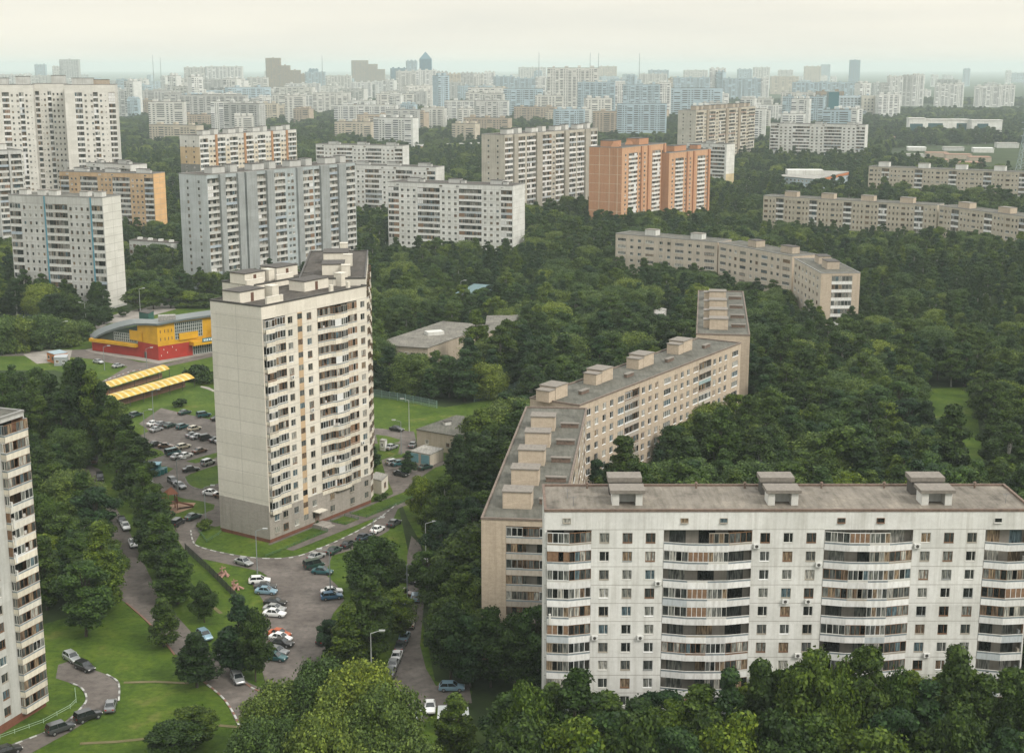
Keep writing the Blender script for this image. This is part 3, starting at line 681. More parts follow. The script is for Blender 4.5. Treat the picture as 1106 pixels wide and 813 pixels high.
b.wing(A1, B1, 17.5, 52.4, 16, RIB, left='s4 w1.2 s5 w1.2 s4', wall=bluegrey, ends=wall_mat('pale blue grey end', (.47, .495, .49)), par=par_g, slab=white3, loggia=loggia_w, roof=roof_d, attic=1.6, trim=wall_mat('grey rib', (.30, .315, .31)), pier=1.3, joints=.0)
lifts(b, 4, white3); b.finish(20, (0, 0, 1, 1, 2, 4))
b = Building('apartment_block', 'stepped cream and white block with a grey band on its end wall', G(215, 146.8, 54.6))
gb = wall_mat('dark grey band', (.22, .22, .205)); wtop = wall_mat('whitewashed top', (.62, .605, .56))
ylw = wall_mat('pale yellow panel', (.60, .53, .42)); A1 = G(215, 146.8, 54.6); B1 = G(320, 140, 54.6); ob = wall_mat('orange rib', (.42, .23, .12))
b.wing(A1, B1, 17, 54.6, 15, 's.3 b5 s.8 w1.3 s.7 w1.3 p1.2 b5 s1 w1.3 s.5 b5 s.6 w1.3 s.7 w1.3 p1.2 b5 s1 w1.3 s.5 b5 s.6 w1.3 s.7 w1.3 p1.2 b5 s.8 w1.3 s.6 w1.3 p1.2 b6 s.3', left='s4 w1.2 s5 w1.2 s4', wall=ylw, ends=wall_mat('tan end wall', (.55, .41, .25)), par=par_w, slab=white2, loggia=loggia_w, roof=roof_d, trim=ob, pier=.5,
       bands=[(29, 35.5, gb, (1,)), (47, 54.6, wtop)], attic=2.2)
lifts(b, 4, white2); b.finish(21, (0, 0, 1, 2))
b = Building('apartment_block', 'beige grey ribbed block just left of the orange brick tower', G(545, 146, 58))
A1 = G(545, 146, 58); B1 = G(645.5, 138.5, 58)
b.wing(A1, B1, 17.5, 58, 16, RIB2, left='s4 w1.2 s5 w1.2 s4', wall=beige2, ends=wall_mat('pale beige end', (.49, .455, .385)), par=par_w, slab=white2, loggia=loggia_w, roof=roof_d, trim=wall_mat('beige rib', (.36, .335, .285)), pier=1.2, attic=1.8)
lifts(b, 4, white2); b.finish(22, (0, 0, 1, 1, 2, 4))
b = Building('apartment_block', 'weathered beige ribbed block with dark roof houses behind the orange tower', G(752, 119.6, 58.4))
A1 = G(752, 119.6, 58.4); B1 = G(816, 115, 58.4)
b.wing(A1, B1, 19, 58.4, 16, 's.3 b5 s.6 w1.4 p1.4 b5 s.6 w1.4 s.6 b5 p1.6 s1 b5 s.6 w1.4 p1.6 b5 s.6 w1.4 b5 s.3', left='s4 w1.2 s5 w1.2 s4', wall=beige, ends=wall_mat('plain beige end', (.47, .445, .385)), par=par_b, slab=beige, loggia=loggia_d, roof=roof_d, trim=wall_mat('brown rib', (.33, .275, .21)), pier=1.0, attic=2.0)
lifts(b, 5, buffd, (7, 6, 3.6)); b.finish(23, (0, 0, 1, 2))

# --- orange brick tower
b = Building('apartment_tower', 'orange brick tower in two stepped sections with white balcony stacks', G(672, 160, 52.2), 'apartment tower')
A1 = G(672, 160, 52.2); B1 = G(719.5, 155, 52.2); cr = wall_mat('cream string course', (.62, .5, .36))
ko = dict(wall=orange2, ends=orange, par=par_o, slab=wall_mat('snow slab', (.6, .58, .54)), loggia=loggia_w, roof=roof_d, trim=orange, plinth=redbrick, base=2.5, attic=3.6, plans=[[(0, .2), (.2, .8), (.8, .8), (1, .2)]], pier=1.0)
po = 's2.5 w1.2 s1.8 b7.2 s1.5 w1.2 p1.5 s1.6 w1.2 s1.6 p1.5 w1.2 s1.5 b7.2 s1.2 w1.2 p1.5 s1'
b.wing(A1, B1, 22.5, 52.2, 17, po, left='s7.2 s8.1 s7.2', **ko)
b.house(.18, .6, 10, 9, 3.6, orange, cap_d, 'penthouse'); b.house(.7, .5, 13, 9, 3.8, orange, cap_d, 'penthouse')
# cream grid lines on the blank end wall, and the little corner gables
o0, u, inn, W, D, H, ang, ro = b.last; m = MB()
for x in (6.9, 13.9, 19.4): m.box(x, x + .4, -.05, -.02, 2.5, 51.8)
for z in [2.6 + i * 5.55 for i in range(9)]: m.box(.2, 22.3, -.035, -.006, z, z + .22)
m.build('string_courses', [cr], b.root, o0 + inn * D, ang - R(90))
for fx, fy in ((.1, .35), (.55, .55)):
    p = o0 + u * (W * fx) + inn * (D * fy); m = MB(); m.prism([(2.6 * math.cos(t), 2.6 * math.sin(t)) for t in [math.pi * i / 10 for i in range(11)]], 0, .5)
    m.v = [(x, z, y) for x, y, z in m.v]; m.build('gable', [orange], ro, (p.x, p.y, H + .1), ang - R(55))
A2 = G(723, 165.6, 46.5); b.wing(A2, A2 + Vector((32.5, 45.5, 0)), 20, 46.5, 15, po, **ko)
b.house(.45, .5, 16, 8, 3.4, orange, cap_d, 'penthouse'); b.house(.95, .5, 5, 6, 2.6, orange, cap_d, 'penthouse')
b.finish(24, (2, 4, 3))

# --- big white tower cluster on the left
b = Building('apartment_tower', 'huge white twenty five storey tower group at the far left above the tan block', at_dist(-25, 890), 'apartment tower')
kt = dict(wall=wall_mat('chalk panel', (.64, .62, .565), dirt=.08), par=par_w, slab=white2, loggia=loggia_d, roof=roof_d, attic=4.5, base=2.0, ends=wall_mat('chalk end', (.57, .555, .51), dirt=.06))
p3 = 's1.8 b4.5 s1.2 w1.3 s2.2 w1.4 s.4 b3.0 s1 w1.4 s1.6 v.7 s1.4'
hts = 89.0
a1 = at_dist(-30, 885); a2 = at_dist(46, 893)
b.wing(a1, a2, 16, hts, 24, 's3 b4.5 s1.2 w1.3 s2.2 w1.4 s.4 b3.0 s1 w1.4 s1.6 s5 b4.5 s1.2 w1.3 s2.2 w1.4 s.4 b3.0 s1 w1.4 s1.6 v.7 s1.4', right='s4 w1.3 s10', **kt); b.house(.5, .5, 12, 7, 4, white3, cap_d); b.house(.85, .5, 8, 7, 5, white3, cap_d)
b.wing(at_dist(46.2, 902), at_dist(79, 905), 16, hts + .5, 24, 'b4 s1 v.8 s1.2 w1.3 s1.4 b2.6 s.8 w1.3 s1.5 w1.3 s1.5 w1.3 s1.2', **kt); b.house(.8, .4, 8, 8, 5, white3, cap_d)
b.wing(at_dist(79.3, 890), at_dist(133, 895), 16, hts, 24, 's6.5 b4.6 s1.4 w1.4 s2.4 w1.4 s.4 b3.0 s1.2 w1.4 s1.8 v.8 s1.6 b4.2 s.2', left='s10 w1.3 s4', **kt); b.house(.35, .5, 13, 7, 4, white3, cap_d); b.house(.7, .6, 10, 6, 3, buffd, cap_d)
b.finish(25, (0, 0, 1, 2, 4))
b = Building('apartment_tower', 'grey tower with white loggia rows cut by the frame, beside the huge white tower group', at_dist(-40, 800), 'apartment tower')
b.wing(at_dist(-40, 835), at_dist(4, 775), 14, 55, 16, 's4 w1.2 s6 w1.2 s6 w1.2 s20', right='s.4 b5.5 p1 b5.5 s.4', wall=greyp, par=par_g, slab=white3, loggia=loggia_d, roof=roof_g, trim=greyp, ends=white3); b.house(.8, .5, 8, 5, 3, white2, cap_g); b.finish(26, (0, 1, 2, 4))

# --- long beige blocks on the right
kr = dict(wall=beige, ends=beige, par=par_w, slab=white3, loggia=loggia_d, roof=roof_g, base=.8, attic=1.0, vents=False, front_clear=22)
WL = 's.8 W3 s1.6 w1.3 s1.6 w1.3 s1.4 b6.4 s1.4 w1.3 s1.8 w1.3 s1.8 w1.3 s1.4 '
b = slab_block('beige long block in front, lower of the two long blocks by the garages', (824.7, 211.8), (1012.5, 222), 21.5, 13, 6, WL * 5, 0, 30, **kr, finish=False)
for fx in (.13, .35, .58, .8): b.house(fx + .02, .5, 8, 5, 3.0, buff, cap_g)
b.wing(G(1014.5, 222.5, 21.5), G(1125, 236.5, 21.5), 13, 21.5, 6, WL * 3, **{k: v for k, v in kr.items() if k != 'vents'}); b.house(.2, .5, 9, 5, 3, buff, cap_g); b.house(.6, .5, 9, 5, 3, buff, cap_g); b.finish(30, (0, 1, 2, 4))
b = slab_block('beige long block with white roof houses, upper of the two long blocks by the garages', (938.5, 180), (1125, 187), 25.5, 13, 7, WL * 5, 0, 31, **kr, finish=False)
for fx in (.08, .32, .54, .76, .95): b.house(fx, .5, 8, 5, 3.4, white, cap_g)
b.finish(31, (0, 1, 2, 4))
# ------------------------------------------------------------------ roads, lots, lawns
dirt_m = ground_mat('trodden earth', [(0.3, (0.09, 0.085, 0.035)), (0.7, (0.16, 0.135, 0.075))], 0.4)
def gp(pts): return [G(*p) for p in pts]
def z2(*p): return [(x / 3.818, 600 + y / 3.818) for x, y in p]
def z3(*p): return [(180 + x / 3.215, 560 + y / 3.215) for x, y in p]
def z7(*p): return [(120 + x / 4.065, 400 + y / 4.065) for x, y in p]
def z1(*p): return [(x / 3.696, 400 + y / 3.696) for x, y in p]
def zb(*p): return [(400 + x / 6.775, 420 + y / 6.775) for x, y in p]
def zs(*p): return [(x / 4.608, 320 + y / 4.608) for x, y in p]
CLEAR = []
def area(name, pts, z, mat, label, clear=True):
    g = gp(pts); sheet(name, g, z, mat, label)
    if clear: CLEAR.append([(p.x, p.y) for p in g])
    return g
estate = [(-40, 900), (-40, 346), (0, 344), (60, 346), (100, 348), (120, 338), (165, 330), (236, 318), (300, 345), (403, 425), (440, 431), (480, 440), (515, 434), (570, 412), (580, 428), (560, 452), (545, 468), (500, 508), (470, 545), (462, 600), (520, 720), (505, 760), (500, 830), (300, 900)]
area('lawn', estate, .02, lawn_m, 'bright mown lawn round the cream tower and the driveways', False)
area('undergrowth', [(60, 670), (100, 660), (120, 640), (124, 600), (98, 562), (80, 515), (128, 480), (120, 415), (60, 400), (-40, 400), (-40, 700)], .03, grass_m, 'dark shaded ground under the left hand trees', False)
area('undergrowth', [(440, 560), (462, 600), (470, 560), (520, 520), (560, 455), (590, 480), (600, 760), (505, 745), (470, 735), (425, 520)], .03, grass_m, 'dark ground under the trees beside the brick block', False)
area('lawn', [(992, 420), (1052, 418), (1062, 500), (1050, 514), (1000, 512)], .02, lawn_m, 'grass clearing in the wood on the right', False); area('lawn', [(1022, 516), (1062, 516), (1075, 560), (1030, 565)], .02, lawn_m, 'small grass clearing behind the long white block', False)
road = area('road', z2((965, 813 + 60)) + z2((990, 720), (930, 600), (840, 520), (690, 370), (615, 280), (520, 195), (465, 160), (515, 70)) + [(112, 566), (85, 514), (92, 500), (108, 507), (114, 530), (136, 566), (160, 618), (174, 646), (199, 674), (233, 712), (250, 722), (268.6, 737), (292, 748), (300, 770), (300, 840)], .05, asph_m, 'worn asphalt drive winding between the lawns')
parking = area('car_park', [(186, 574), (199, 593), (214, 602.5), (240, 608), (281, 617), (289, 622), (268, 624), (287, 653), (284, 684), (282, 720), (288, 742), (310, 752), (345, 752), (352, 700), (350, 690), (356, 672), (360, 662), (372, 648), (366, 637), (356, 611), (380, 596), (420, 573), (428, 553), (432, 540), (420, 538), (404, 563), (366.6, 583), (326, 599), (304, 602.6), (270, 602), (242, 597), (222, 592.5), (211, 588), (206, 579), (212, 572), (222, 565), (225, 556), (200, 560)], .06, asph_m, 'asphalt car park and service road in front of the cream tower')
lot = area('car_park', [(132, 474), (152, 456), (174, 440.6), (200, 447), (250, 458), (262, 520), (262, 575), (236, 570), (222, 566), (206, 594), (186, 575), (167, 540), (152, 512), (138, 488)], .045, asph_m, 'large asphalt car park left of the cream tower')
area('road', [(428, 553), (440, 530), (455, 515), (470, 505), (485, 500), (455, 490), (451, 482), (447, 466), (400, 462), (395, 480), (424, 478), (432, 480), (430, 490), (412, 497), (416, 512), (424, 530)], .055, asph_m, 'service yard between the tower and the flat roofed hut')
area('lane', z3((780, 560), (800, 510), (835, 360), (838, 270), (835, 130), (850, 60), (880, 90), (905, 180), (890, 330), (880, 440), (900, 520), (935, 580), (1050, 575), (1060, 640), (945, 650), (880, 720), (870, 760), (820, 740)), .05, asph_m, 'narrow lane lined with parked cars under the trees')
drive = area('road', z2((-60, 830), (0, 800), (250, 700), (340, 620), (357, 585), (335, 545), (290, 525), (230, 505), (240, 450), (300, 430), (380, 468), (440, 490), (488, 525), (488, 600), (300, 720), (130, 813), (60, 880), (-60, 900)), .05, asph_m, 'curved driveway round the foot of the left tower')
area('road', [(100, 413), (118, 420), (141, 402.5), (165, 398.5), (190, 394), (240, 383), (240, 377), (205, 386), (178, 393), (150, 391), (125, 384), (98, 377), (78, 378), (30, 379), (-30, 381), (-30, 385), (60, 384), (100, 388), (138, 396), (112, 411)], .05, asph_m, 'access road before the red and yellow store')
area('pavement', [(92, 378), (100, 381), (172, 393), (240, 379.5), (240, 376), (172, 388), (100, 376)], .07, pave_m, 'pale paving along the front of the store', False)
area('road', [(-40, 352), (0, 350), (45, 349), (60, 352), (40, 357), (0, 358), (-40, 360)], .05, asph_m, 'small car park behind the willow bushes')
area('yard', [(85, 352), (130, 338), (185, 326), (190, 334), (150, 345), (100, 362), (80, 360)], .05, pave_m, 'dusty yard behind the store')
area('forecourt', [(25, 383), (50, 378), (78, 378), (75, 390), (40, 393)], .06, pave_m, 'bare earth round the orange kiosk', False)
area('road', [(440, 160), (525, 158), (525, 164), (440, 166)], .05, pave_m, 'pale road crossing the far woods')
for pts, lb in ((z2((510, 524), (640, 520), (780, 527)), 'faint worn path across the sloping lawn'), (z2((330, 775), (480, 768), (700, 745)), 'faint worn path at the bottom of the sloping lawn'), (z2((840, 712), (900, 700), (985, 708)), 'short dirt path to the drive'), (z3((60, 250), (120, 275), (190, 330)), 'dirt track across the upper lawn')):
    g = gp(pts); L_ = [];
    for i in range(len(g)):
        d_ = (g[min(i + 1, len(g) - 1)] - g[max(i - 1, 0)]).normalized(); L_.append((g[i], Vector((-d_.y, d_.x, 0)) * .38))
    sheet('path', [a + n_ for a, n_ in L_] + [a - n_ for a, n_ in reversed(L_)], .095, dirt_m, lb)
area('path', z7((395, 68), (430, 75), (470, 95), (468, 102), (425, 84), (392, 74)), .07, pave_m, 'pale footpath across the lawn', False)
for k, (pts, lb) in enumerate([
    (z7((60, 232), (105, 225), (150, 252), (165, 268), (120, 290), (75, 300)), 'grass island at the near side of the car park'),
    (z7((85, 340), (160, 335), (225, 355), (235, 372), (150, 400), (95, 395)), 'grass island with a bush in the car park'),
    (z7((330, 400), (400, 380), (475, 358), (490, 368), (440, 392), (370, 408)), 'narrow grass island behind the parked cars'),
    (z7((322, 470), (350, 455), (420, 430), (492, 410), (495, 490), (395, 522), (345, 505)), 'rounded grass island beside the tower'),
    (z7((190, 560), (250, 543), (330, 565), (400, 575), (455, 590), (450, 610), (380, 640), (270, 668), (225, 650), (205, 600)), 'grass round the playground'),
    (z7((175, 425), (235, 420), (275, 432), (250, 448), (200, 445)), 'scrap of grass by the rubbish containers'),
    (z3((505, 150), (560, 170), (575, 130), (640, 110), (700, 80), (745, 60), (735, 120), (640, 250), (600, 240)), 'triangular lawn beside the row of dark cars'),
    (zb((40, 335), (120, 345), (220, 372), (205, 390), (130, 400), (60, 420)), 'small lawn by the white booth'),
    (zb((100, 530), (190, 480), (260, 470), (250, 500), (180, 510), (130, 540)), 'strip of grass in the service yard')]):
    area('lawn', pts, .08, lawn_m, lb, False)
area('sandpit', z7((212, 600), (245, 585), (320, 580), (372, 582), (355, 605), (290, 628), (235, 637)), .10, sand_m, 'patch of red sand under the playground tower', False)
T0, T1, T2, T3 = G(243, 572), C2, C3, C3 + in1 * 3
apron = lambda t, y: (C2 + u1 * t - in1 * y)
for (t0, t1, y0, y1, lb) in ((-7, 12.6, .9, 5.4, 'small fenced lawn at the corner of the tower'), (18.2, 23, 1.2, 5.6, 'little square lawn by the tower entrance'), (25, 46, 1.2, 6.2, 'long lawn strip at the far end of the tower front')):
    sheet('lawn', [apron(t0, y0), apron(t1, y0), apron(t1, y1), apron(t0, y1)], .09, lawn_m, lb)
sheet('lawn', [apron(-7, 4.8), apron(-1.2, 5.4), apron(-1.2, -9), apron(-4.2, -13)], .092, lawn_m, 'grass strip under the blank end wall of the tower')
area('lawn', z7((385, 710), (440, 690), (490, 680), (495, 700), (470, 725), (420, 755)), .085, lawn_m, 'small fenced flower bed at the end of the tower', False)
sheet('pavement', [apron(-1, .05), apron(48, .05), apron(48, 8.2), apron(-1, 7.4)], .075, asph_m, 'footway round the base of the tower')

# painted kerbs: real raised stones, alternately whitewashed and bare
kw_m = plain('whitewashed kerb', (.40, .40, .37), .9, var=.3, sc=1.2); kd_m = plain('bare kerb', (.13, .12, .11), .9); kr_m = plain('brown kerb', (.2, .105, .075), .9)
def kerb(pts, label, ground=True, dash=1.3, mats=(None, None), hgt=.16, wd=.3):
    p = gp(pts) if ground else pts
    mb = MB(); k = 0
    # resample smoothly
    q = []
    for i in range(len(p) - 1):
        a = p[max(i - 1, 0)]; b_, c_ = p[i], p[i + 1]; d = p[min(i + 2, len(p) - 1)]
        n = max(1, int((c_ - b_).length / .5))
        for j in range(n):
            t = j / n; q.append(.5 * ((2 * b_) + (c_ - a) * t + (2 * a - 5 * b_ + 4 * c_ - d) * t * t + (3 * b_ - a - 3 * c_ + d) * t ** 3))
    q.append(p[-1]); acc = 0
    for a, c_ in zip(q, q[1:]):
        d = (c_ - a); L = d.length
        if L < 1e-4: continue
        nrm = Vector((-d.y, d.x, 0)) / L * wd / 2
        acc += L; m = int(acc / dash) % 2
        mb.face([a - nrm + Vector((0, 0, hgt)), c_ - nrm + Vector((0, 0, hgt)), c_ + nrm + Vector((0, 0, hgt)), a + nrm + Vector((0, 0, hgt))], m)
        for s in (-1, 1):
            mb.face([a + nrm * s, c_ + nrm * s, c_ + nrm * s + Vector((0, 0, hgt)), a + nrm * s + Vector((0, 0, hgt))], m)
    tag(mb.build('kerb', [mats[0] or kw_m, mats[1] or kd_m]), label, None, None, 'structure')
kerb([(206, 573), (208, 583), (214, 590), (242, 597.5), (275, 602.5), (304, 603), (326, 599.5), (366, 583.5), (404, 563.5), (428, 545)], 'black and white painted kerb round the tower')
kerb(z2((0, 800), (250, 700), (340, 622), (357, 585), (335, 545), (290, 525)), 'dashed white kerb on the inside of the curved driveway')
kerb(z2((440, 490), (488, 525), (490, 600)), 'painted kerb on the outside of the curved driveway')
kerb(z2((965, 830), (990, 720), (930, 600), (840, 520)), 'red and white kerb beside the sloping lawn', mats=(kw_m, kr_m))
kerb(z2((720, 410), (690, 370), (615, 280), (520, 195)), 'brown kerb along the upper lawn', mats=(kr_m, kr_m))
kerb(zs((520, 420), (575, 400), (650, 375), (700, 365)), 'red and white kerb by the store road', mats=(kw_m, kr_m))
kerb(z3((268, 568), (300, 590), (352, 612)), 'red and white kerb at the car park mouth', mats=(kw_m, kr_m))
kerb(z7((322, 470), (345, 505), (395, 522), (495, 490)), 'green and white kerb of the round grass island', mats=(kd_m, kd_m))

# ------------------------------------------------------------------ low buildings
def low_block(name, label, cat, roofpts, H, wall, roof, extra=None, parts=True, group=None, front=0):
    """a low flat building given by its roof outline at height H"""
    g = [G(x, y, H) for x, y in roofpts] if not isinstance(roofpts[0], Vector) else roofpts
    o = g[0]; root = thing(name, label, cat, (o.x, o.y, 0), 0, group)
    loc = [(p.x - o.x, p.y - o.y) for p in g]
    m = MB(); m.prism(loc, 0, H, 0); m.build('wall', [wall], root)
    cx = sum(p[0] for p in loc) / len(loc); cy = sum(p[1] for p in loc) / len(loc)
    big = [(cx + (x - cx) * 1.02, cy + (y - cy) * 1.02) for x, y in loc]
    m = MB(); m.prism(big, H + .003, H + .22, 0); m.build('roof', [roof], root)
    footprint([Vector((p.x, p.y, 0)) for p in g], 2, front)
    return root, loc
def wall_windows(root, p, q, zs_, n, wd, ht, mat=None, name='window'):
    p, q = Vector((*p, 0)), Vector((*q, 0)); u = (q - p).normalized(); L = (q - p).length; ang = math.atan2(u.y, u.x); nn = Vector((u.y, -u.x, 0))
    f, _, _, _ = window_mesh(wd, ht, False)
    for z in zs_:
        for i in range(n):
            c = p + u * (L * (i + .5) / n - wd / 2) + nn * .18; put(name, f, root, (c.x, c.y, z), ang)
roof_s = roof_mat('school roof', (.17, .16, .14))
r, l = low_block('substation', 'flat roofed cream hut with two roof vents beside the fenced lawn', 'utility building', [(450, 464), (495, 471.5), (537, 456), (493, 449)], 5, wall_mat('stained cream', (.50, .44, .36)), roof_g, front=14)
for fx, fy in ((.45, .3), (.45, .7)):
    m = MB(); c = (Vector(l[0]).lerp(Vector(l[1]), fy)).lerp(Vector(l[3]).lerp(Vector(l[2]), fy), fx); m.box(-.9, .9, -.7, .7, 5.22, 6.2, 0); m.box(-1.1, 1.1, -.9, .9, 6.203, 6.4, 1); m.build('roof_vent', [white2, cap_d], r, (c.x, c.y, 0), .5)
wall_windows(r, l[0], l[1], [1.6], 2, 1.2, 1.2); wall_windows(r, l[1], l[2], [1.6], 3, 1.2, 1.2)
r, l = low_block('site_cabin', 'teal and cream site cabin in front of the flat roofed hut', 'cabin', [(443, 487.5), (464.5, 491.5), (479, 485), (458, 481)], 3, wall_mat('cabin cream', (.52, .46, .38)), roof_l)
for i, t in enumerate((.02, .55)):
    a = Vector((*l[0], 0)).lerp(Vector((*l[1], 0)), t); c = Vector((*l[0], 0)).lerp(Vector((*l[1], 0)), t + .4); u = (c - a).normalized(); m = MB(); m.box(0, (c - a).length, -.08, -.01, .4, 2.8); m.build('door', [plain('faded teal door', (.16, .33, .38))], r, a, math.atan2(u.y, u.x))
r, l = low_block('annex', 'low cream annex with a sloping grey roof at the far foot of the tower', 'annex', [(400, 517), (412, 519.5), (419, 513), (406, 510)], 3.4, cream, roof_l)
wall_windows(r, l[1], l[2], [1.2], 1, 1.2, 1.2)
r, l = low_block('guard_booth', 'tiny white booth on the small lawn behind the tower', 'booth', [(410, 476), (415.5, 477), (418, 475), (412.5, 474)], 2.6, white, roof_l); wall_windows(r, l[0], l[1], [1.1], 1, .8, 1.0)
r, l = low_block('garage_shed', 'silver roofed metal shed with two bays at the bottom of the lane', 'shed', [(472.5, 777), (507, 776), (505, 762), (473.5, 763)], 2.6, plain('grey green sheet steel', (.16, .18, .165), .6), plain('galvanised roof', (.42, .44, .43), .45, .2))
m = MB(); a, c = Vector((*l[0], 0)), Vector((*l[1], 0)); L = (c - a).length; m.box(L * .5 - .05, L * .5 + .05, -.12, -.01, 0, 2.6); m.build('post', [darktin], r, a); 
for t in (.05, .55): mm = MB(); mm.box(0, L * .4, -.07, -.012, .1, 2.35); mm.build('gate', [plain('dull green gate', (.10, .125, .11))], r, a.lerp(c, t))
r, l = low_block('carport', 'grey roofed carport in the lane under the trees', 'carport', [G(449, 607, 2.6), G(463, 608, 2.6), G(463.5, 602, 2.6), G(450, 601.5, 2.6)], 2.6, darktin, plain('carport roof', (.34, .34, .32), .5))
r, l = low_block('school', 'long low school with a grey flat roof half hidden in the trees', 'school', [(404, 372), (462, 376), (530, 352), (478, 347.5)], 8, buffd, roof_s, front=30); wall_windows(r, l[0], l[1], [1.2, 4.6], 9, 1.6, 1.6)
m = MB(); m.box(-3, 3, -2, 2, 8.22, 9.4, 0); m.build('roof_vent', [white2], r, Vector((*l[0], 0)).lerp(Vector((*l[2], 0)), .5), .4)
low_block('school_wing', 'grey flat roofed wing standing behind the long low school', 'school', [(523, 361), (545, 356), (563, 340.5), (526, 341.5)], 8, buffd, roof_s, front=30)
r, l = low_block('market_stalls', 'teal roofed market pavilion in a gap of the wood', 'pavilion', [(490, 318), (518, 319.5), (541, 309), (512, 307)], 4, buff, plain('teal sheet roof', (.10, .17, .18), .6, var=.35, sc=.5), front=34); wall_windows(r, l[0], l[1], [1.2], 5, 1.6, 1.6)
low_block('cottage', 'small grey roofed house among the trees below the bent block', 'house', [(697, 337), (716, 341), (720, 334), (702, 331)], 6, white2, roof_l, front=24)
r, l = low_block('low_shop', 'low white panelled shop with bright roof hatches behind the grey tiled block', 'shop', [(139.5, 259.7), (185, 262.5), (197, 262), (152, 256.5)], 8, white3, roof_d, front=34); wall_windows(r, l[0], l[1], [1.2, 4.4], 12, 1.7, 1.7)
for i in range(4): m = MB(); m.box(-1.2, 1.2, -1, 1, 8.22, 9.2); c = Vector((*l[3], 0)).lerp(Vector((*l[2], 0)), (i + .5) / 4) * .5 + Vector((*l[0], 0)).lerp(Vector((*l[1], 0)), (i + .5) / 4) * .5; m.build('roof_hatch', [white], r, c)
r, l = low_block('low_office', 'low pale blue office with a roof penthouse and orange trim', 'office', [(840, 190.2), (882, 193.8), (917, 185.5), (868, 184)], 11, wall_mat('pale blue wall', (.45, .53, .58)), roof_l, front=45); wall_windows(r, l[0], l[1], [1.5, 5, 8], 10, 2, 1.6); wall_windows(r, l[1], l[2], [1.5, 5, 8], 8, 2.6, 1.6)
m = MB(); m.box(-16, 14, -8, 8, 11.22, 15); c = Vector((*l[0], 0)).lerp(Vector((*l[2], 0)), .38); m.build('penthouse', [white2], r, c, -.06)
m = MB(); a, c = Vector((*l[1], 0)), Vector((*l[2], 0)); L = (c - a).length; m.box(L * .2, L, -.5, -.02, 8.6, 10.6); m.build('orange_fascia', [plain('orange fascia', (.5, .17, .06))], r, a, math.atan2((c - a).y, (c - a).x))
r, l = low_block('low_hall', 'long tan wall of a low hall across the far woods', 'hall', [(449, 158.5), (519, 156), (519, 154), (449, 156.5)], 9, tan, roof_l)
# garages and sheds on the far right
for i, (x, y, wpx, hgt, col) in enumerate([(985, 172, 24, 5, 0), (1012, 170, 22, 5, 1), (1035, 172, 26, 5, 1), (1058, 175, 22, 5, 1), (1008, 178, 30, 5, 1), (1046, 181, 30, 5, 1), (990, 163, 18, 4, 2), (1030, 163, 20, 4, 0), (1062, 165, 20, 5, 2), (1088, 160, 22, 6, 0), (955, 152, 22, 5, 1), (945, 158, 14, 5, 0)]):
    p = G(x, y); m_ = [white3, buffd, white2][col]
    k = p.y / 1512 * 1.02; W_ = wpx * k
    g = [p + Vector((-W_ / 2, 0, 0)), p + Vector((W_ / 2, -4, 0)), p + Vector((W_ / 2 + 4, 18, 0)), p + Vector((-W_ / 2 + 4, 22, 0))]
    low_block('garage', ['pale low garage among the trees behind the long beige blocks', 'rust roofed garage behind the long beige blocks', 'white roofed shed behind the long beige blocks'][col], 'garage', g, hgt, m_, [roof_l, plain('rusty roof', (.26, .15, .10), .8, var=.35), plain('white sheet roof', (.6, .6, .57), .5)][col], group='garages behind the long beige blocks ' + 'abc'[col])

# red and yellow store with the curved roof
red = plain('signal red cladding', (.33, .025, .016), .5, var=.16, sc=.4); yel = plain('sun yellow cladding', (.56, .30, .012), .5, var=.16, sc=.4); sroof = plain('grey standing seam roof', (.15, .17, .17), .4, .3, var=.2)
Ka, Kb, Kc, Kd = G(100, 378.5), G(150, 385.5), G(171.5, 389.5), G(262, 375)
st = thing('store', 'red and yellow store with a curved grey roof and glass upper walls', 'store', Ka)
footprint([Ka, Kc, Kd, Kd + Vector((-10, 25, 0)), Ka + Vector((-6, 20, 0))], 3)
loc = lambda p: Vector((p.x - Ka.x, p.y - Ka.y, 0))
la, lb_, lc, ldd = loc(Ka), loc(Kb), loc(Kc), loc(Kd); back = Vector((-3, 9.5, 0))
m = MB()
def wq(p, q, z0, z1, mat, off=0.0, z1b=None):
    u = (q - p).normalized(); nn = Vector((u.y, -u.x, 0)) * off
    a, c = p + nn, q + nn; m.face([(a.x, a.y, z0), (c.x, c.y, z0), (c.x, c.y, z1b if z1b else z1), (a.x, a.y, z1)], mat)
glassm = plain('dark curtain glass', (.05, .065, .06), .12, spec=.6)
wq(la, lb_, 0, 4.2, 0); wq(lb_, lc, 0, 5.6, 0); wq(lb_, lc, 5.6, 12.3, 1); wq(la, lb_, 4.2, 4.8, 2, 0, 11.2)
wq(lc, ldd, 0, 5.0, 0); wq(lc, ldd, 5.0, 13.2, 1, 0, 14)
e1, e2 = la + back, ldd + Vector((-4, 10, 0))
m.face([(la.x, la.y, 0), (e1.x, e1.y, 0), (e1.x, e1.y, 4.6), (la.x, la.y, 4.6)], 0); m.face([(e1.x, e1.y, 0), (e2.x, e2.y, 0), (e2.x, e2.y, 12), (e1.x, e1.y, 4.6)], 2); m.face([(ldd.x, ldd.y, 0), (e2.x, e2.y, 0), (e2.x, e2.y, 12), (ldd.x, ldd.y, 14)], 1)
m.build('wall', [red, yel, glassm], st)
def strip(p, q, t0, t1, z0, z1, off, mat, name, thick=.25):
    a = p.lerp(q, t0); c = p.lerp(q, t1); u = (c - a).normalized(); mm = MB(); mm.box(0, (c - a).length, -off - thick, -off, z0, z1); return mm.build(name, [mat], st, a, math.atan2(u.y, u.x))
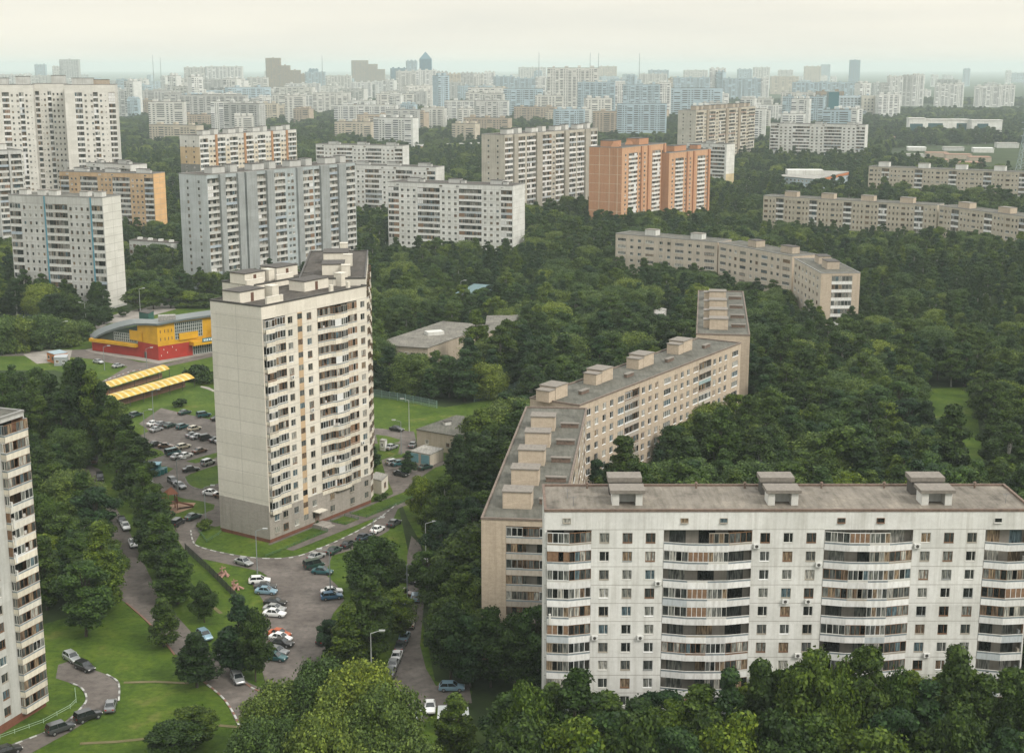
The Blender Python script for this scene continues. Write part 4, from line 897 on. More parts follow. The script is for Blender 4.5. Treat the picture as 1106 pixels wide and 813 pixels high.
strip(la, lb_, .0, 1.0, 3.6, 4.7, .02, yel, 'canopy_band', 1.4); strip(lb_, lc, -.35, .25, 6.0, 9.4, .05, yel, 'yellow_panel', .5)
def glazing(p, q, t0, t1, z0, z1, nx, nz):
    a = p.lerp(q, t0); c = p.lerp(q, t1); u = (c - a).normalized(); L = (c - a).length; mm = MB()
    mm.face([(0, -.04, z0), (L, -.04, z0), (L, -.04, z1), (0, -.04, z1)], 1)
    for i in range(nx + 1): x = L * i / nx; mm.box(x - .09, x + .09, -.14, -.045, z0, z1)
    for i in range(nz + 1): z = z0 + (z1 - z0) * i / nz; mm.box(.09, L - .09, -.12, -.05, z - .08, z + .08)
    mm.build('curtain_glazing', [plain('pale mullion', (.4, .42, .4), .5), glassm], st, a, math.atan2(u.y, u.x))
glazing(la, lb_, .5, .98, 5.0, 8.0, 12, 3); glazing(la, lb_, .98, .99, 5, 9, 1, 2); glazing(lc, ldd, .2, .52, 6.6, 12.4, 14, 5)
strip(lc, ldd, .24, .46, 6.2, 8.6, .2, yel, 'yellow_panel', .4)
for t in (.03, .08, .12, .16): strip(lc, ldd, t, t + .008, 9.5, 10.6, .01, darktin, 'small_window', .05); strip(lc, ldd, t, t + .008, 6.8, 7.9, .01, darktin, 'small_window', .05)
strip(lc, ldd, .36, .70, 3.9, 5.2, .05, yel, 'entrance_canopy', 3.0); strip(lc, ldd, .46, .64, 4.9, 6.2, 3.1, plain('teal sign board', (.03, .16, .2), .4), 'sign_board', .15)
for i, t in enumerate((.475, .495, .515, .54, .56, .585, .61)): strip(lc, ldd, t, t + .011, 5.15, 5.85, 3.26, plain('white sign letters', (.8, .8, .78), .5), 'sign_letter', .05)
glazing(lc, ldd, .40, .66, .2, 3.8, 10, 2)
for t, z in ((.06, 3.4), (.16, 3.9), (.1, 2.2), (.2, 2.6), (.03, 1.4)): strip(lc, ldd, t, t + .006, z, z + .5, .01, white, 'wall_lamp', .12)
strip(lb_, lc, .3, .42, .1, 2.3, .01, darktin, 'door', .06)
m = MB(); n = 14
prof = []
for i in range(n + 1):
    t = i / n; p = la.lerp(lb_, min(1, t * 2.2)) if t < .4545 else lb_.lerp(lc, (t - .4545) / .12) if t < .5745 else lc.lerp(ldd, (t - .5745) / .4255)
    z = 4.4 + 9.4 * math.sin(min(1, t / .75) * math.pi / 2) ** .8
    prof.append((p, z))
for (p, z), (q, zz) in zip(prof, prof[1:]):
    o = Vector((.5, -1.4, 0)); P0, Q0 = p + o, q + o; ex = Vector((-4, 11, 0)); P1, Q1 = p + ex, q + ex
    m.face([(P0.x, P0.y, z), (Q0.x, Q0.y, zz), (Q1.x, Q1.y, zz - .6), (P1.x, P1.y, z - .6)]); m.face([(P0.x, P0.y, z - .7), (Q0.x, Q0.y, zz - .7), (Q0.x, Q0.y, zz), (P0.x, P0.y, z)])
    m.face([(P0.x, P0.y, z - .7), (Q0.x, Q0.y, zz - .7), (Q1.x, Q1.y, zz - 1.3), (P1.x, P1.y, z - 1.3)])
m.build('roof', [sroof], st)
for p, s_, h in ((lc + Vector((2, 6.5, 0)), 6, 1.0), (lc + Vector((22, 9, 0)), 2, 2.0)):
    mm = MB(); mm.box(-s_ / 2, s_ / 2, -1.5, 1.5, 12.6, 14 + h); mm.build('roof_unit', [roof_l], st, p, .25)
# yellow striped market canopies
def canopy(pa, pb, wid, label):
    p, q = G(*pa), G(*pb); u = (q - p).normalized(); L = (q - p).length; root = thing('market_canopy', label, 'canopy', p, math.atan2(u.y, u.x), 'yellow market canopies'); n = int(L / 2.6)
    m = MB(); K = 6
    for i in range(n * 3):
        x0, x1 = L * i / (n * 3), L * (i + 1) / (n * 3)
        for k in range(K):
            t0, t1 = k / K, (k + 1) / K; f = lambda t: (wid * t, 3.0 + 1.25 * math.sin(math.pi * t))
            (y0, h0), (y1, h1) = f(t0), f(t1); m.face([(x0, y0, h0), (x1, y0, h0), (x1, y1, h1), (x0, y1, h1)], 0 if i % 3 else 1)
    m.build('roof', [plain('yellow canopy sheet', (.46, .30, .045), .6, var=.3, sc=.6), plain('pale canopy sheet', (.52, .45, .22), .6, var=.3, sc=.6)], root)
    for i in range(n // 2 + 1):
        for y in (.2, wid - .2):
            mm = MB(); mm.tube((0, 0, 0), (0, 0, 3.05), .09, n=6); mm.build('post', [darktin], root, (min(L - .1, .1 + i * L / (n // 2)), y, 0))
    mm = MB(); mm.box(1, L - 1, wid * .5, wid * .5 + .4, .02, 1.7); mm.build('stall_wall', [loggia_b], root)
canopy((119, 428.5), (184, 408), 5.0, 'shorter yellow striped canopy, behind the longer one')
canopy((126, 443), (211, 418), 6.5, 'longer yellow striped canopy in front of the other')
r, l = low_block('kiosk', 'orange kiosk with a blue grey roof on bare ground', 'kiosk', [(50.5, 380.5), (58.5, 383), (73, 381), (64.5, 378)], 3.2, plain('orange kiosk wall', (.46, .17, .06)), plain('blue grey roof sheet', (.26, .33, .36), .5)); wall_windows(r, l[0], l[1], [1.1], 2, 1.2, 1.2)
r, l = low_block('kiosk', 'grey metal kiosk standing in front of the orange one', 'kiosk', [(58, 386.5), (72, 386.5), (73.5, 383), (60, 383)], 2.8, plain('grey metal kiosk', (.3, .32, .33), .5), plain('grey kiosk roof', (.35, .37, .38), .5)); wall_windows(r, l[0], l[1], [1.1], 2, 1.2, 1.0)
r, l = low_block('container', 'dark green container with a mast behind the store', 'container', [(150, 337), (160, 339), (166, 336), (157, 334)], 4, plain('dark green steel', (.03, .10, .085), .6), cap_d)

# ------------------------------------------------------------------ street furniture
lampm = plain('galvanised lamp post', (.42, .43, .42), .5, .3); lampd = plain('dark lamp post', (.2, .22, .22), .6); lens = plain('pale lamp lens', (.75, .75, .7), .3)
def lamp(px, py, h, d, label, dark=False):
    root = thing('street_lamp', label, 'street lamp', G(px, py), 0, 'street lamps of the estate'); mm = MB(); mm.tube((0, 0, 0), (0, 0, h), .13, .07, 8); mm.tube((0, 0, 0), (0, 0, 1.2), .17, n=8); mm.tube((0, 0, h), (d * 1.6, 0, h + .5), .06, .05, 6); mm.build('pole', [lampd if dark else lampm], root)
    mm = MB(); x0, x1 = sorted((d * 1.4, d * 2.4)); mm.box(x0, x1, -.2, .2, h + .42, h + .62); mm.box(x0 + .1, x1 - .1, -.15, .15, h + .35, h + .418, 1); mm.build('lamp_head', [lampm, lens], root)
for a in [(401.5, 736, 8.6, 1, 'tall pale street lamp standing against the dark trees above the willow'), (460, 605, 8, 1, 'street lamp behind the grey carport'), (440, 650, 7.5, 1, 'street lamp beside the lane of parked cars', 1), (357, 643, 9, -1, 'street lamp by the triangular lawn', 1), (278, 619, 9, 1, 'street lamp in front of the tower corner lawn', 1),
          (442, 466, 9, -1, 'street lamp on the fenced lawn behind the tower'), (433.5, 491, 9, -1, 'street lamp in the service yard', 1), (157, 483, 10, 1, 'street lamp at the near edge of the large car park', 1), (192.5, 536, 9, 1, 'street lamp above the playground', 1), (222.5, 568, 9, 1, 'street lamp at the blank end wall of the tower', 1),
          (19.5, 379, 10, 1, 'street lamp beside the round willow bushes'), (68, 374.5, 9, 1, 'street lamp behind the orange kiosk'), (113, 400, 8, 1, 'street lamp at the bend before the store', 1), (159, 402, 8, 1, 'street lamp between the store and the canopies', 1), (93, 352, 9, -1, 'street lamp in front of the grey tiled block'),
          (152, 344, 12, 1, 'street lamp in the yard behind the store'), (166, 455, 9, 1, 'street lamp at the back of the large car park', 1), (498, 326, 9, 1, 'street lamp beside the teal market pavilion'), (404, 600, 8, 1, 'street lamp at the end of the row of dark cars', 1)]:
    lamp(*a)
def fence(pts, h, mat, label, gap=3.0, mesh=None, rails=3, name='fence', world=False, group=None):
    p = pts if world else gp(pts); root = thing(name, label, 'fence', p[0], 0, group); rm = MB(); o = p[0]; pm = []
    for a, c in zip(p, p[1:]):
        L = (c - a).length; n = max(1, int(L / gap))
        for i in range(n + (c is p[-1])):
            q = a.lerp(c, i / n) - o; pm.append(q)
        for k in range(rails):
            z = h * (k + 1) / rails - .05; rm.tube((a.x - o.x, a.y - o.y, z), (c.x - o.x, c.y - o.y, z), .035, n=4)
        if mesh:
            k = int(L / .35)
            for i in range(k):
                q = a.lerp(c, (i + .5) / k) - o; rm.tube((q.x, q.y, .05), (q.x, q.y, h - .02), mesh, n=3, caps=False)
    rm.build('rail', [mat], root)
    pmesh = MB(); pmesh.tube((0, 0, 0), (0, 0, h + .08), .05 if h < 1 else .07, n=5); pme = pmesh.mesh('post', [mat])
    for q in pm[:100]: put('post', pme, root, (q.x, q.y, 0))
gfence = plain('green painted steel', (.05, .12, .06), .6); wfence = plain('pale green steel', (.22, .33, .29), .6); dkf = plain('dark fence steel', (.028, .035, .026), .8)
fence(z3((65, 112), (150, 190), (270, 312)), 1.7, dkf, 'dark steel fence running diagonally across the lawn', 2.5, .05)
fence([(404, 428.5), (438, 434), (472, 441)], 2.4, wfence, 'pale green steel fence at the edge of the wood behind the tower', 3, .045)
fence([(512, 434), (545, 426), (572, 414)], 2.4, wfence, 'pale green steel fence on the far slope beside the brick block', 3, .045)
ap = lambda *q: [apron(*a) for a in q]
fence(ap((-7, 5.3), (12.6, 5.3), (12.6, 1)), .6, gfence, 'low green railing round the corner lawn of the tower', 2, rails=2, world=True, name='low_railing', group='low green railings round the tower')
fence(ap((18.2, 1.3), (18.2, 5.5), (23, 5.5), (23, 1.3)), .6, gfence, 'low green railing round the little square lawn by the entrance', 2, rails=2, world=True, name='low_railing', group='low green railings round the tower')
fence(ap((25, 1.3), (25, 6.1), (46, 6.1)), .6, gfence, 'low green railing along the far lawn strip of the tower', 2, rails=2, world=True, name='low_railing', group='low green railings round the tower')
fence(z2((0, 755), (180, 690), (290, 630), (315, 605), (310, 560)), .7, plain('pale green railing', (.3, .4, .28), .6), 'pale low railing inside the curved driveway', 2, rails=2, name='low_railing')
fence(z7((385, 710), (420, 755), (470, 725), (492, 702)), .7, gfence, 'low green railing of the flower bed at the end wall', 2, rails=2, name='low_railing', group='low green railings round the tower')
# playground
wood = plain('red brown timber', (.20, .075, .04), .8); o = G(*z7((268, 612))[0]); pt = thing('play_tower', 'red brown timber play tower with a pitched roof on red sand', 'play tower', o, .5)
for x in (-1, 1):
    for y in (-1, 1): m = MB(); m.tube((x, y, 0), (x, y, 4.2), .12, n=6); m.build('post', [wood], pt)
m = MB(); m.box(-1.2, 1.2, -1.2, 1.2, 1.7, 1.85); m.box(-1.2, -1.1, -1.2, 1.2, 1.853, 2.6); m.box(1.1, 1.2, -1.2, 1.2, 1.853, 2.6); m.build('platform', [wood], pt)
m = MB(); m.face([(-1.4, -1.4, 4.1), (1.4, -1.4, 4.1), (0, 0, 5.6)]); m.face([(1.4, -1.4, 4.1), (1.4, 1.4, 4.1), (0, 0, 5.6)]); m.face([(1.4, 1.4, 4.1), (-1.4, 1.4, 4.1), (0, 0, 5.6)]); m.face([(-1.4, 1.4, 4.1), (-1.4, -1.4, 4.1), (0, 0, 5.6)]); m.build('roof', [wood], pt)
m = MB(); m.box(1.3, 5, -.5, .5, 0, .1)
for s in (-.5, .5): m.tube((1.2, s, 1.8), (5, s, .3), .1, n=5)
m.face([(1.2, -.5, 1.75), (1.2, .5, 1.75), (5, .5, .2), (5, -.5, .2)]); m.build('slide', [wood], pt)
m = MB(); m.tube((-1.3, 0, 3.2), (-5.5, 0, 3.2), .12, n=6); 
for s in (-1, 1): m.tube((-5.5, 0, 3.2), (-5.7, s, 0), .1, n=6)
for x in (-2.6, -4.2): m.tube((x, -.2, 3.2), (x, -.2, .6), .03, n=4); m.tube((x, .2, 3.2), (x, .2, .6), .03, n=4); m.box(x - .15, x + .15, -.3, .3, .55, .62)
m.build('swing_frame', [wood], pt)
pink = plain('weathered pink timber', (.30, .17, .13), .8, var=.3)
for (x, y), lb in ((z3((197, 198))[0], 'smaller pink timber climbing figure on the lawn'), (z3((238, 244))[0], 'larger pink timber climbing figure near the dark fence')):
    t = thing('climbing_frame', lb, 'climbing frame', G(x, y)); m = MB(); rr = random.Random(int(x * 10))
    for k in range(7): a = k * .9; m.tube((1.7 * math.cos(a) * rr.uniform(.5, 1.1), 1.2 * math.sin(a), 0), (.6 * math.cos(a + 2), .5 * math.sin(a + 2), .5 + rr.random() * .9), .26, .18, 6)
    m.build('beam_cluster', [pink], t)
    m = MB(); m.tube((-.3, 0, .5), (-.2, 0, 2.1), .2, .1, 6); m.tube((-.7, 0, 1.5), (.5, .2, 1.7), .12, n=5); m.build('upright', [pink], t)
for k, (x, y) in enumerate(z7((168, 462), (183, 466), (200, 463), (217, 457), (230, 450))):
    t = thing('rubbish_container', 'teal rubbish container in the row at the edge of the car park', 'rubbish container', G(x, y), .25, 'teal rubbish containers'); m = MB(); m.prism([(-.9, -.6), (.9, -.6), (1.0, .6), (-1.0, .6)], .12, 1.35); m.build('bin', [plain('teal bin', (.03, .17, .17), .5)], t)
    m = MB(); m.box(-1.02, 1.02, -.66, .66, 1.353, 1.46); m.build('lid', [plain('dark teal lid', (.02, .10, .11), .5)], t)
tr_ = thing('rubbish_shelter', 'blue roofed rubbish shelter behind the teal containers', 'shelter', G(*z7((168, 440))[0])); m = MB(); m.box(-3, 3, 0, .15, 0, 2.2); m.box(-3, -2.85, -2.4, -.003, 0, 2.2); m.box(2.85, 3, -2.4, -.003, 0, 2.2); m.build('wall', [plain('teal sheet', (.05, .2, .24), .5)], tr_); m = MB(); m.box(-3.2, 3.2, -2.6, .3, 2.203, 2.35); m.build('roof', [plain('blue grey sheet', (.2, .36, .42), .5)], tr_)
# power pylon at the right edge and a far lattice mast
def lattice(p, h, b0, label, arms):
    t = thing('power_pylon' if arms else 'lattice_mast', label, 'pylon' if arms else 'mast', p); m = MB(); n = 9
    for i in range(n):
        z0, z1 = h * i / n, h * (i + 1) / n; w0, w1 = b0 * (1 - .86 * i / n), b0 * (1 - .86 * (i + 1) / n)
        c0 = [(-w0, -w0, z0), (w0, -w0, z0), (w0, w0, z0), (-w0, w0, z0)]; c1 = [(-w1, -w1, z1), (w1, -w1, z1), (w1, w1, z1), (-w1, w1, z1)]
        for k in range(4):
            l = (k + 1) % 4; m.tube(c0[k], c1[k], .22, n=4); m.tube(c0[k], c1[l], .13, n=4); m.tube(c0[l], c1[k], .13, n=4)
    m.build('lattice', [plain('pylon steel', (.3, .36, .38), .5)], t)
    if arms:
        m = MB()
        for z in (.68, .8, .92): m.tube((-6, 0, h * z), (6, 0, h * z), .22, n=4); m.tube((-6, 0, h * z), (0, 0, h * z + 2), .15, n=4); m.tube((6, 0, h * z), (0, 0, h * z + 2), .15, n=4)
        m.build('cross_arm', [plain('pylon steel', (.3, .36, .38), .5)], t)
lattice(G(1106, 187), 52, 6.5, 'grey blue lattice pylon at the edge of the frame behind the long beige blocks', True)
lattice(G(859, 135), 46, 2.4, 'thin pale lattice mast standing behind the wide white block', False)
# ------------------------------------------------------------------ cars
tyre_m = plain('tyre rubber', (.018, .018, .018), .9); rim_m = plain('wheel rim', (.35, .35, .36), .35, .7); cglass = plain('car glass', (.012, .016, .018), .06, spec=.7, var=.0)
head_m = plain('headlight lens', (.7, .7, .68), .15); tail_m = plain('tail light red', (.3, .015, .01), .25); trim_m = plain('black trim', (.02, .02, .02), .6)
def car_meshes(kind):
    top = {'sedan': (.95, -1.42, .28, -.92, 1.42), 'hatch': (.95, -1.95, .25, -1.55, 1.46), 'suv': (1.0, -2.12, .45, -1.9, 1.74), 'van': (1.45, -2.2, .95, -2.12, 1.95)}[kind]
    lift = .12 if kind in ('suv', 'van') else 0
    st = [(2.16, .62, .66), (2.08, .72, .74), (1.75, .80, .82), (1.0, .93, .86), (0.0, .95, .87), (-1.3, .97, .87), (-1.95, .96, .83), (-2.1, .88, .78), (-2.16, .66, .70)]
    m = MB(); rings = []
    for x, zt, hw in st:
        zt += lift * 1.3; zb = .24 + lift
        if abs(x) > 2.0: zb += .08
        ring = [(x, -hw * .93, zb), (x, -hw, .56 + lift), (x, -hw * .95, zt - .07), (x, -hw * .78, zt), (x, 0, zt + .025), (x, hw * .78, zt), (x, hw * .95, zt - .07), (x, hw, .56 + lift), (x, hw * .93, zb)]
        rings.append(len(m.v)); m.v.extend(ring)
    k = 9
    for a, c in zip(rings, rings[1:]):
        for j in range(k - 1): m.f.append((a + j, c + j, c + j + 1, a + j + 1)); m.m.append(0)
        m.f.append((a + k - 1, c + k - 1, c, a)); m.m.append(1)
    m.f.append(tuple(rings[0] + j for j in range(k))); m.m.append(0); m.f.append(tuple(rings[-1] + j for j in reversed(range(k)))); m.m.append(0)
    xf, xr, tf, tr, zt = top; zb = .93 + lift * 1.3
    hb, ht = .76, .60 if kind == 'sedan' else .66
    m.prism([(tf, -ht), (tf, ht), (tr, ht), (tr, -ht)], zt - .02, zt + .03, 0)
    for s in (-1, 1):
        for xb, xt in ((xf, tf), ((xf + xr) / 2 - .05, (tf + tr) / 2), (xr, tr)):
            m.tube((xb, s * hb, zb - .02), (xt, s * ht, zt), .045, n=4)
        m.box(xf - .25, xf - .12, s * .86 - .07, s * .86 + .07, zb, zb + .12)
    m.box(2.13, 2.2, -.66, .66, .3 + lift, .42 + lift, 1); m.box(-2.2, -2.14, -.66, .66, .34 + lift, .46 + lift, 1)
    g = MB(); e = .012
    B4 = [(xf, -hb, zb), (xf, hb, zb), (xr, hb, zb), (xr, -hb, zb)]; T4 = [(tf, -ht + e, zt - .025), (tf, ht - e, zt - .025), (tr, ht - e, zt - .025), (tr, -ht + e, zt - .025)]
    for a in range(4):
        c = (a + 1) % 4; g.face([B4[a], B4[c], T4[c], T4[a]])
    wh = MB(); wh.tube((0, -.11, 0), (0, .11, 0), .32 + lift * .4, n=12); rm = MB(); rm.tube((0, -.125, 0), (0, .125, 0), .19, n=10)
    hl = MB(); hl.box(-.05, .07, -.17, .17, -.07, .07); tl = MB(); tl.box(-.07, .05, -.14, .14, -.09, .09)
    return dict(body=m.mesh('body', [None, trim_m]), glass=g.mesh('windows', [cglass]), wheel=wh.mesh('wheel', [tyre_m]), rim=rm.mesh('rim', [rim_m]), hl=hl.mesh('headlight', [head_m]), tl=tl.mesh('tail_light', [tail_m]), lift=lift)
CARM = {k: car_meshes(k) for k in ('sedan', 'hatch', 'suv', 'van')}
PAINT = {}
def paint(c):
    if c not in PAINT:
        rgb, metal = {'silver': ((.42, .43, .43), .5), 'white': ((.72, .72, .7), 0), 'black': ((.012, .012, .013), 0), 'dark grey': ((.05, .052, .055), .2), 'grey': ((.2, .205, .21), .4), 'teal': ((.02, .09, .10), .2), 'dark green': ((.012, .04, .03), .1), 'blue': ((.05, .13, .22), .2),
                      'pale blue': ((.22, .34, .42), .3), 'brown': ((.12, .065, .04), .2), 'red': ((.42, .09, .03), .1), 'beige': ((.5, .45, .34), .2), 'dark blue': ((.02, .035, .06), .2)}[c]
        m = bpy.data.materials.new(c + ' car paint'); nt, b, out = nodes_of(m); n1 = noise(nt, objvec(nt, (1, 1, 3)), 1.2, 3)
        nt.links.new(mul(nt, rgb, ramp(nt, n1, [(.3, (.9, .9, .9)), (.7, (1.03, 1.03, 1.03))])), b.inputs['Base Color']); b.inputs['Metallic'].default_value = metal; b.inputs['Roughness'].default_value = .3
        b.inputs['Coat Weight'].default_value = .5; b.inputs['Coat Roughness'].default_value = .08; PAINT[c] = m
    return PAINT[c]
NC = [0]
def car(px, py, hx, hy, kind, col, where, sc=1.0):
    p = G(px, py); q = G(px + hx * .1, py + hy * .1); d = q - p; rz = math.atan2(d.y, d.x); M = CARM[kind]
    lab = f"{col} {'minivan' if kind == 'van' else 'off-road car' if kind == 'suv' else 'hatchback' if kind == 'hatch' else 'saloon'} {where}"
    r = thing('parked_car', lab, 'car', (p.x, p.y, .09), rz, 'cars parked around the estate'); r.scale = (sc, sc, sc)
    o = put('body', M['body'], r); o.material_slots[0].link = 'OBJECT'; o.material_slots[0].material = paint(col)
    put('windows', M['glass'], r); near = p.y < 262
    for x in (1.32, -1.3):
        for y in (-.76, .76):
            wq_ = put('wheel', M['wheel'], r, (x, y, .32 + M['lift'] * .4))
            if near: put('rim', M['rim'], wq_)
    for y in (-.55, .55): put('headlight', M['hl'], r, (2.08, y, .62 + M['lift'])); put('tail_light', M['tl'], r, (-2.1, y, .76 + M['lift']))
    return r
def cars(f, rows):
    for x, y, hx, hy, k, c, wv in rows:
        (px, py), = f((x, y)); car(px, py, hx, hy, k, c, wv)
row1 = 'in the row left of the tower car park'
cars(z3, [(268, 160, 36, 11, 'sedan', 'silver', 'alone on the lawn side of the road round the tower'), (323, 224, 36, -2, 'hatch', 'white', 'topmost ' + row1), (343, 245, 36, 0, 'sedan', 'dark grey', 'second from the top ' + row1), (346, 261, 36, 2, 'sedan', 'pale blue', 'third from the top ' + row1),
    (377, 300, 36, 2, 'sedan', 'black', 'below the pale blue one ' + row1), (375, 322, 36, 3, 'sedan', 'silver', 'by the manhole ' + row1), (375, 339, 36, 3, 'sedan', 'white', 'just below the silver one by the manhole'), (392, 410, 36, 6, 'sedan', 'red', 'beside the dark tree in the car park row'), (396, 424, 36, 6, 'sedan', 'white', 'next to the red one in the car park row'),
    (400, 442, 36, 5, 'sedan', 'black', 'between the white and the grey cars of the lower row'), (383, 470, 36, 6, 'sedan', 'grey', 'second from the bottom ' + row1), (377, 491, 38, 5, 'sedan', 'teal', 'bottommost ' + row1),
    (247, 565, 14, 22, 'hatch', 'silver', 'driving out of the car park past the lindens'), (132, 415, 26, 20, 'hatch', 'pale blue', 'half hidden on the drive between two lindens'), (192, 478, 10, 22, 'hatch', 'grey', 'in the shade of the dark tree on the drive')])
row2 = 'in the row beside the triangular lawn'
cars(z3, [(520, 140, 40, -16, 'sedan', 'silver', 'at the near end of the row beside the triangular lawn'), (582, 119, 36, -20, 'sedan', 'dark green', row2), (632, 97, 36, -19, 'sedan', 'black', 'third from the near end ' + row2), (684, 74, 38, -18, 'sedan', 'dark blue', 'fourth from the near end ' + row2), (732, 46, 36, -20, 'sedan', 'white', row2), (790, 24, 36, -20, 'sedan', 'dark grey', 'at the far end ' + row2),
    (512, 172, 40, -9, 'van', 'dark green', 'parked inside the bend by the triangular lawn'), (541, 192, 40, 3, 'sedan', 'teal', 'beside the dark green minivan'), (573, 262, 36, -4, 'sedan', 'white', 'at the foot of the triangular lawn'), (573, 279, 36, -4, 'hatch', 'blue', 'next to the white car at the foot of the triangular lawn'), (552, 430, 20, -12, 'sedan', 'black', 'peeping out from under the central trees'), (575, 486, 20, -14, 'hatch', 'teal', 'under the lowest branches of the central trees')])
row3 = 'in the car line along the shaded lane'
cars(z3, [(826, 420, 12, -30, 'sedan', 'pale blue', 'topmost of the lower group ' + row3), (812, 452, 12, -30, 'sedan', 'dark grey', row3), (800, 486, 12, -30, 'sedan', 'white', row3), (788, 514, 12, -30, 'sedan', 'silver', row3), (777, 543, 12, -30, 'sedan', 'grey', 'bottommost ' + row3), (846, 372, 4, -30, 'sedan', 'beige', 'alone above the lower group in the lane'), (820, 340, 3, -26, 'van', 'blue', 'standing crosswise by the lane'), (864, 282, 3, -26, 'hatch', 'pale blue', 'on the far side of the lane'),
    (800, 298, 26, 6, 'sedan', 'silver', 'parked across the verge of the lane'), (822, 268, 26, 4, 'sedan', 'brown', 'parked across the verge above the silver car'), (838, 222, 28, 6, 'sedan', 'dark grey', 'just below the carport'), (850, 200, 28, 6, 'sedan', 'silver', 'directly before the carport'), (990, 596, 44, 0, 'hatch', 'pale blue', 'parked across the bottom of the lane by the white car'), (915, 665, 1, 30, 'sedan', 'white', 'facing the silver roofed shed'), (872, 690, 4, -26, 'sedan', 'silver', 'behind the willow at the bottom of the lane')])
cars(z2, [(297, 432, 22, 14, 'hatch', 'silver', 'at the top of the curved driveway'), (350, 470, 28, 12, 'hatch', 'black', 'at the top of the curved driveway beside the silver one'), (457, 632, 5, -22, 'sedan', 'grey', 'on the outer bend of the curved driveway'), (364, 677, 40, -13, 'suv', 'black', 'on the curved driveway, middle of three'), (250, 727, 40, -13, 'suv', 'dark grey', 'on the curved driveway, lowest of three'), (30, 818, 40, -12, 'sedan', 'black', 'cut by the bottom of the picture on the curved driveway')])
path = 'on the tree lined drive beside the car park'
cars(z1, [(400, 438, 3, 26, 'suv', 'black', path + ', uppermost dark one'), (450, 540, 14, 26, 'sedan', 'dark grey', path), (487, 608, 12, 22, 'sedan', 'black', 'on the tree lined drive, ahead of the white one'), (502, 632, 12, 22, 'sedan', 'white', path + ', behind the black saloon'), (532, 700, 8, 22, 'sedan', 'white', path + ', lowest of all'), (375, 372, 2, 24, 'suv', 'brown', path)])
L = 'in the large car park'
cars(z7, [(68, 214, 34, -7, 'sedan', 'dark grey', 'at the far left edge of the large car park'), (108, 202, 34, -8, 'hatch', 'dark green', 'beside the far left edge of the large car park'), (323, 193, 32, -8, 'sedan', 'dark green', 'alone at the back of the large car park'), (407, 205, 34, -5, 'suv', 'teal', 'at the back of the large car park'), (470, 220, 34, -5, 'sedan', 'black', 'half hidden behind the tower at the back of the car park'),
    (187, 242, 32, -8, 'sedan', 'white', 'leftmost in the middle row of the large car park'), (222, 245, 32, -8, 'sedan', 'grey', 'in the middle row behind the silver one'), (198, 268, 34, -10, 'sedan', 'silver', 'in the middle row of the large car park'), (258, 250, 32, -10, 'sedan', 'dark green', 'in the middle row of the large car park'), (313, 255, 32, -10, 'hatch', 'teal', 'in the middle row of the large car park'), (366, 264, 34, -9, 'hatch', 'beige', 'at the right end of the middle row'),
    (360, 293, 32, -6, 'sedan', 'grey', 'in the right hand row of the large car park'), (380, 300, 32, -6, 'sedan', 'silver', 'in the right hand row of the large car park'), (418, 306, 34, -6, 'suv', 'black', 'in the right hand row of the large car park'), (464, 314, 34, -6, 'sedan', 'dark grey', 'in the right hand row near the tower'), (488, 318, 34, -6, 'sedan', 'silver', 'just showing past the tower wall'),
    (195, 333, 34, -8, 'sedan', 'black', 'at the left end of the front row'), (242, 341, 34, 0, 'sedan', 'brown', 'in the front row beside the black one'), (317, 343, 34, -8, 'hatch', 'beige', 'behind the teal minivan'), (272, 372, 36, -8, 'van', 'teal', 'in the front row of the large car park'), (292, 387, 34, -10, 'sedan', 'silver', 'right behind the teal minivan'), (326, 383, 34, -10, 'sedan', 'white', 'in the front row beside the grass island'), (390, 362, 34, -9, 'sedan', 'brown', 'at the right end of the front row'),
    (350, 443, 36, -5, 'sedan', 'black', 'on the road between two grass islands'), (426, 416, 34, -12, 'suv', 'silver', 'on the road next to the rounded grass island'), (272, 495, 22, 14, 'hatch', 'dark grey', 'at the tip of the rounded island'), (302, 516, 28, 12, 'sedan', 'grey', 'behind the dark hatchback at the island tip'), (440, 548, 36, 4, 'sedan', 'white', 'beside the rounded grass island near the tower'), (488, 560, 30, 4, 'sedan', 'brown', 'half hidden by the tower corner'), (172, 520, 4, -20, 'van', 'white', 'beside the trees left of the playground'),
    (293, 680, 30, -18, 'suv', 'black', 'on the road below the playground'), (360, 653, 34, -12, 'sedan', 'dark green', 'on the road below the playground'), (272, 755, 10, -20, 'sedan', 'white', 'half hidden by the tall trees on the bend')])
cars(zb, [(193, 308, 34, 5, 'sedan', 'black', 'below the fenced lawn behind the tower'), (155, 440, 34, -12, 'sedan', 'silver', 'beside the small white booth'), (314, 425, 20, -16, 'sedan', 'grey', 'beside the cream hut wall'), (172, 552, 34, -6, 'hatch', 'silver', 'in the service yard, left of a pair'), (213, 560, 34, -6, 'sedan', 'teal', 'in the service yard, right of a pair'), (224, 637, 38, 8, 'sedan', 'black', 'on the road beside the cream annex'), (402, 588, 30, -8, 'sedan', 'dark green', 'in front of the site cabin')])
cars(zs, [(490, 334, 34, 6, 'sedan', 'silver', 'in front of the store, left of two'), (588, 354, 34, -6, 'sedan', 'silver', 'in front of the store, right of two'), (105, 108, 26, 3, 'sedan', 'dark blue', 'behind the round willow bushes, left of two'), (152, 114, 26, 3, 'hatch', 'dark green', 'behind the round willow bushes, right of two'), (8, 146, 30, 3, 'sedan', 'white', 'at the left edge behind the willow bushes')])

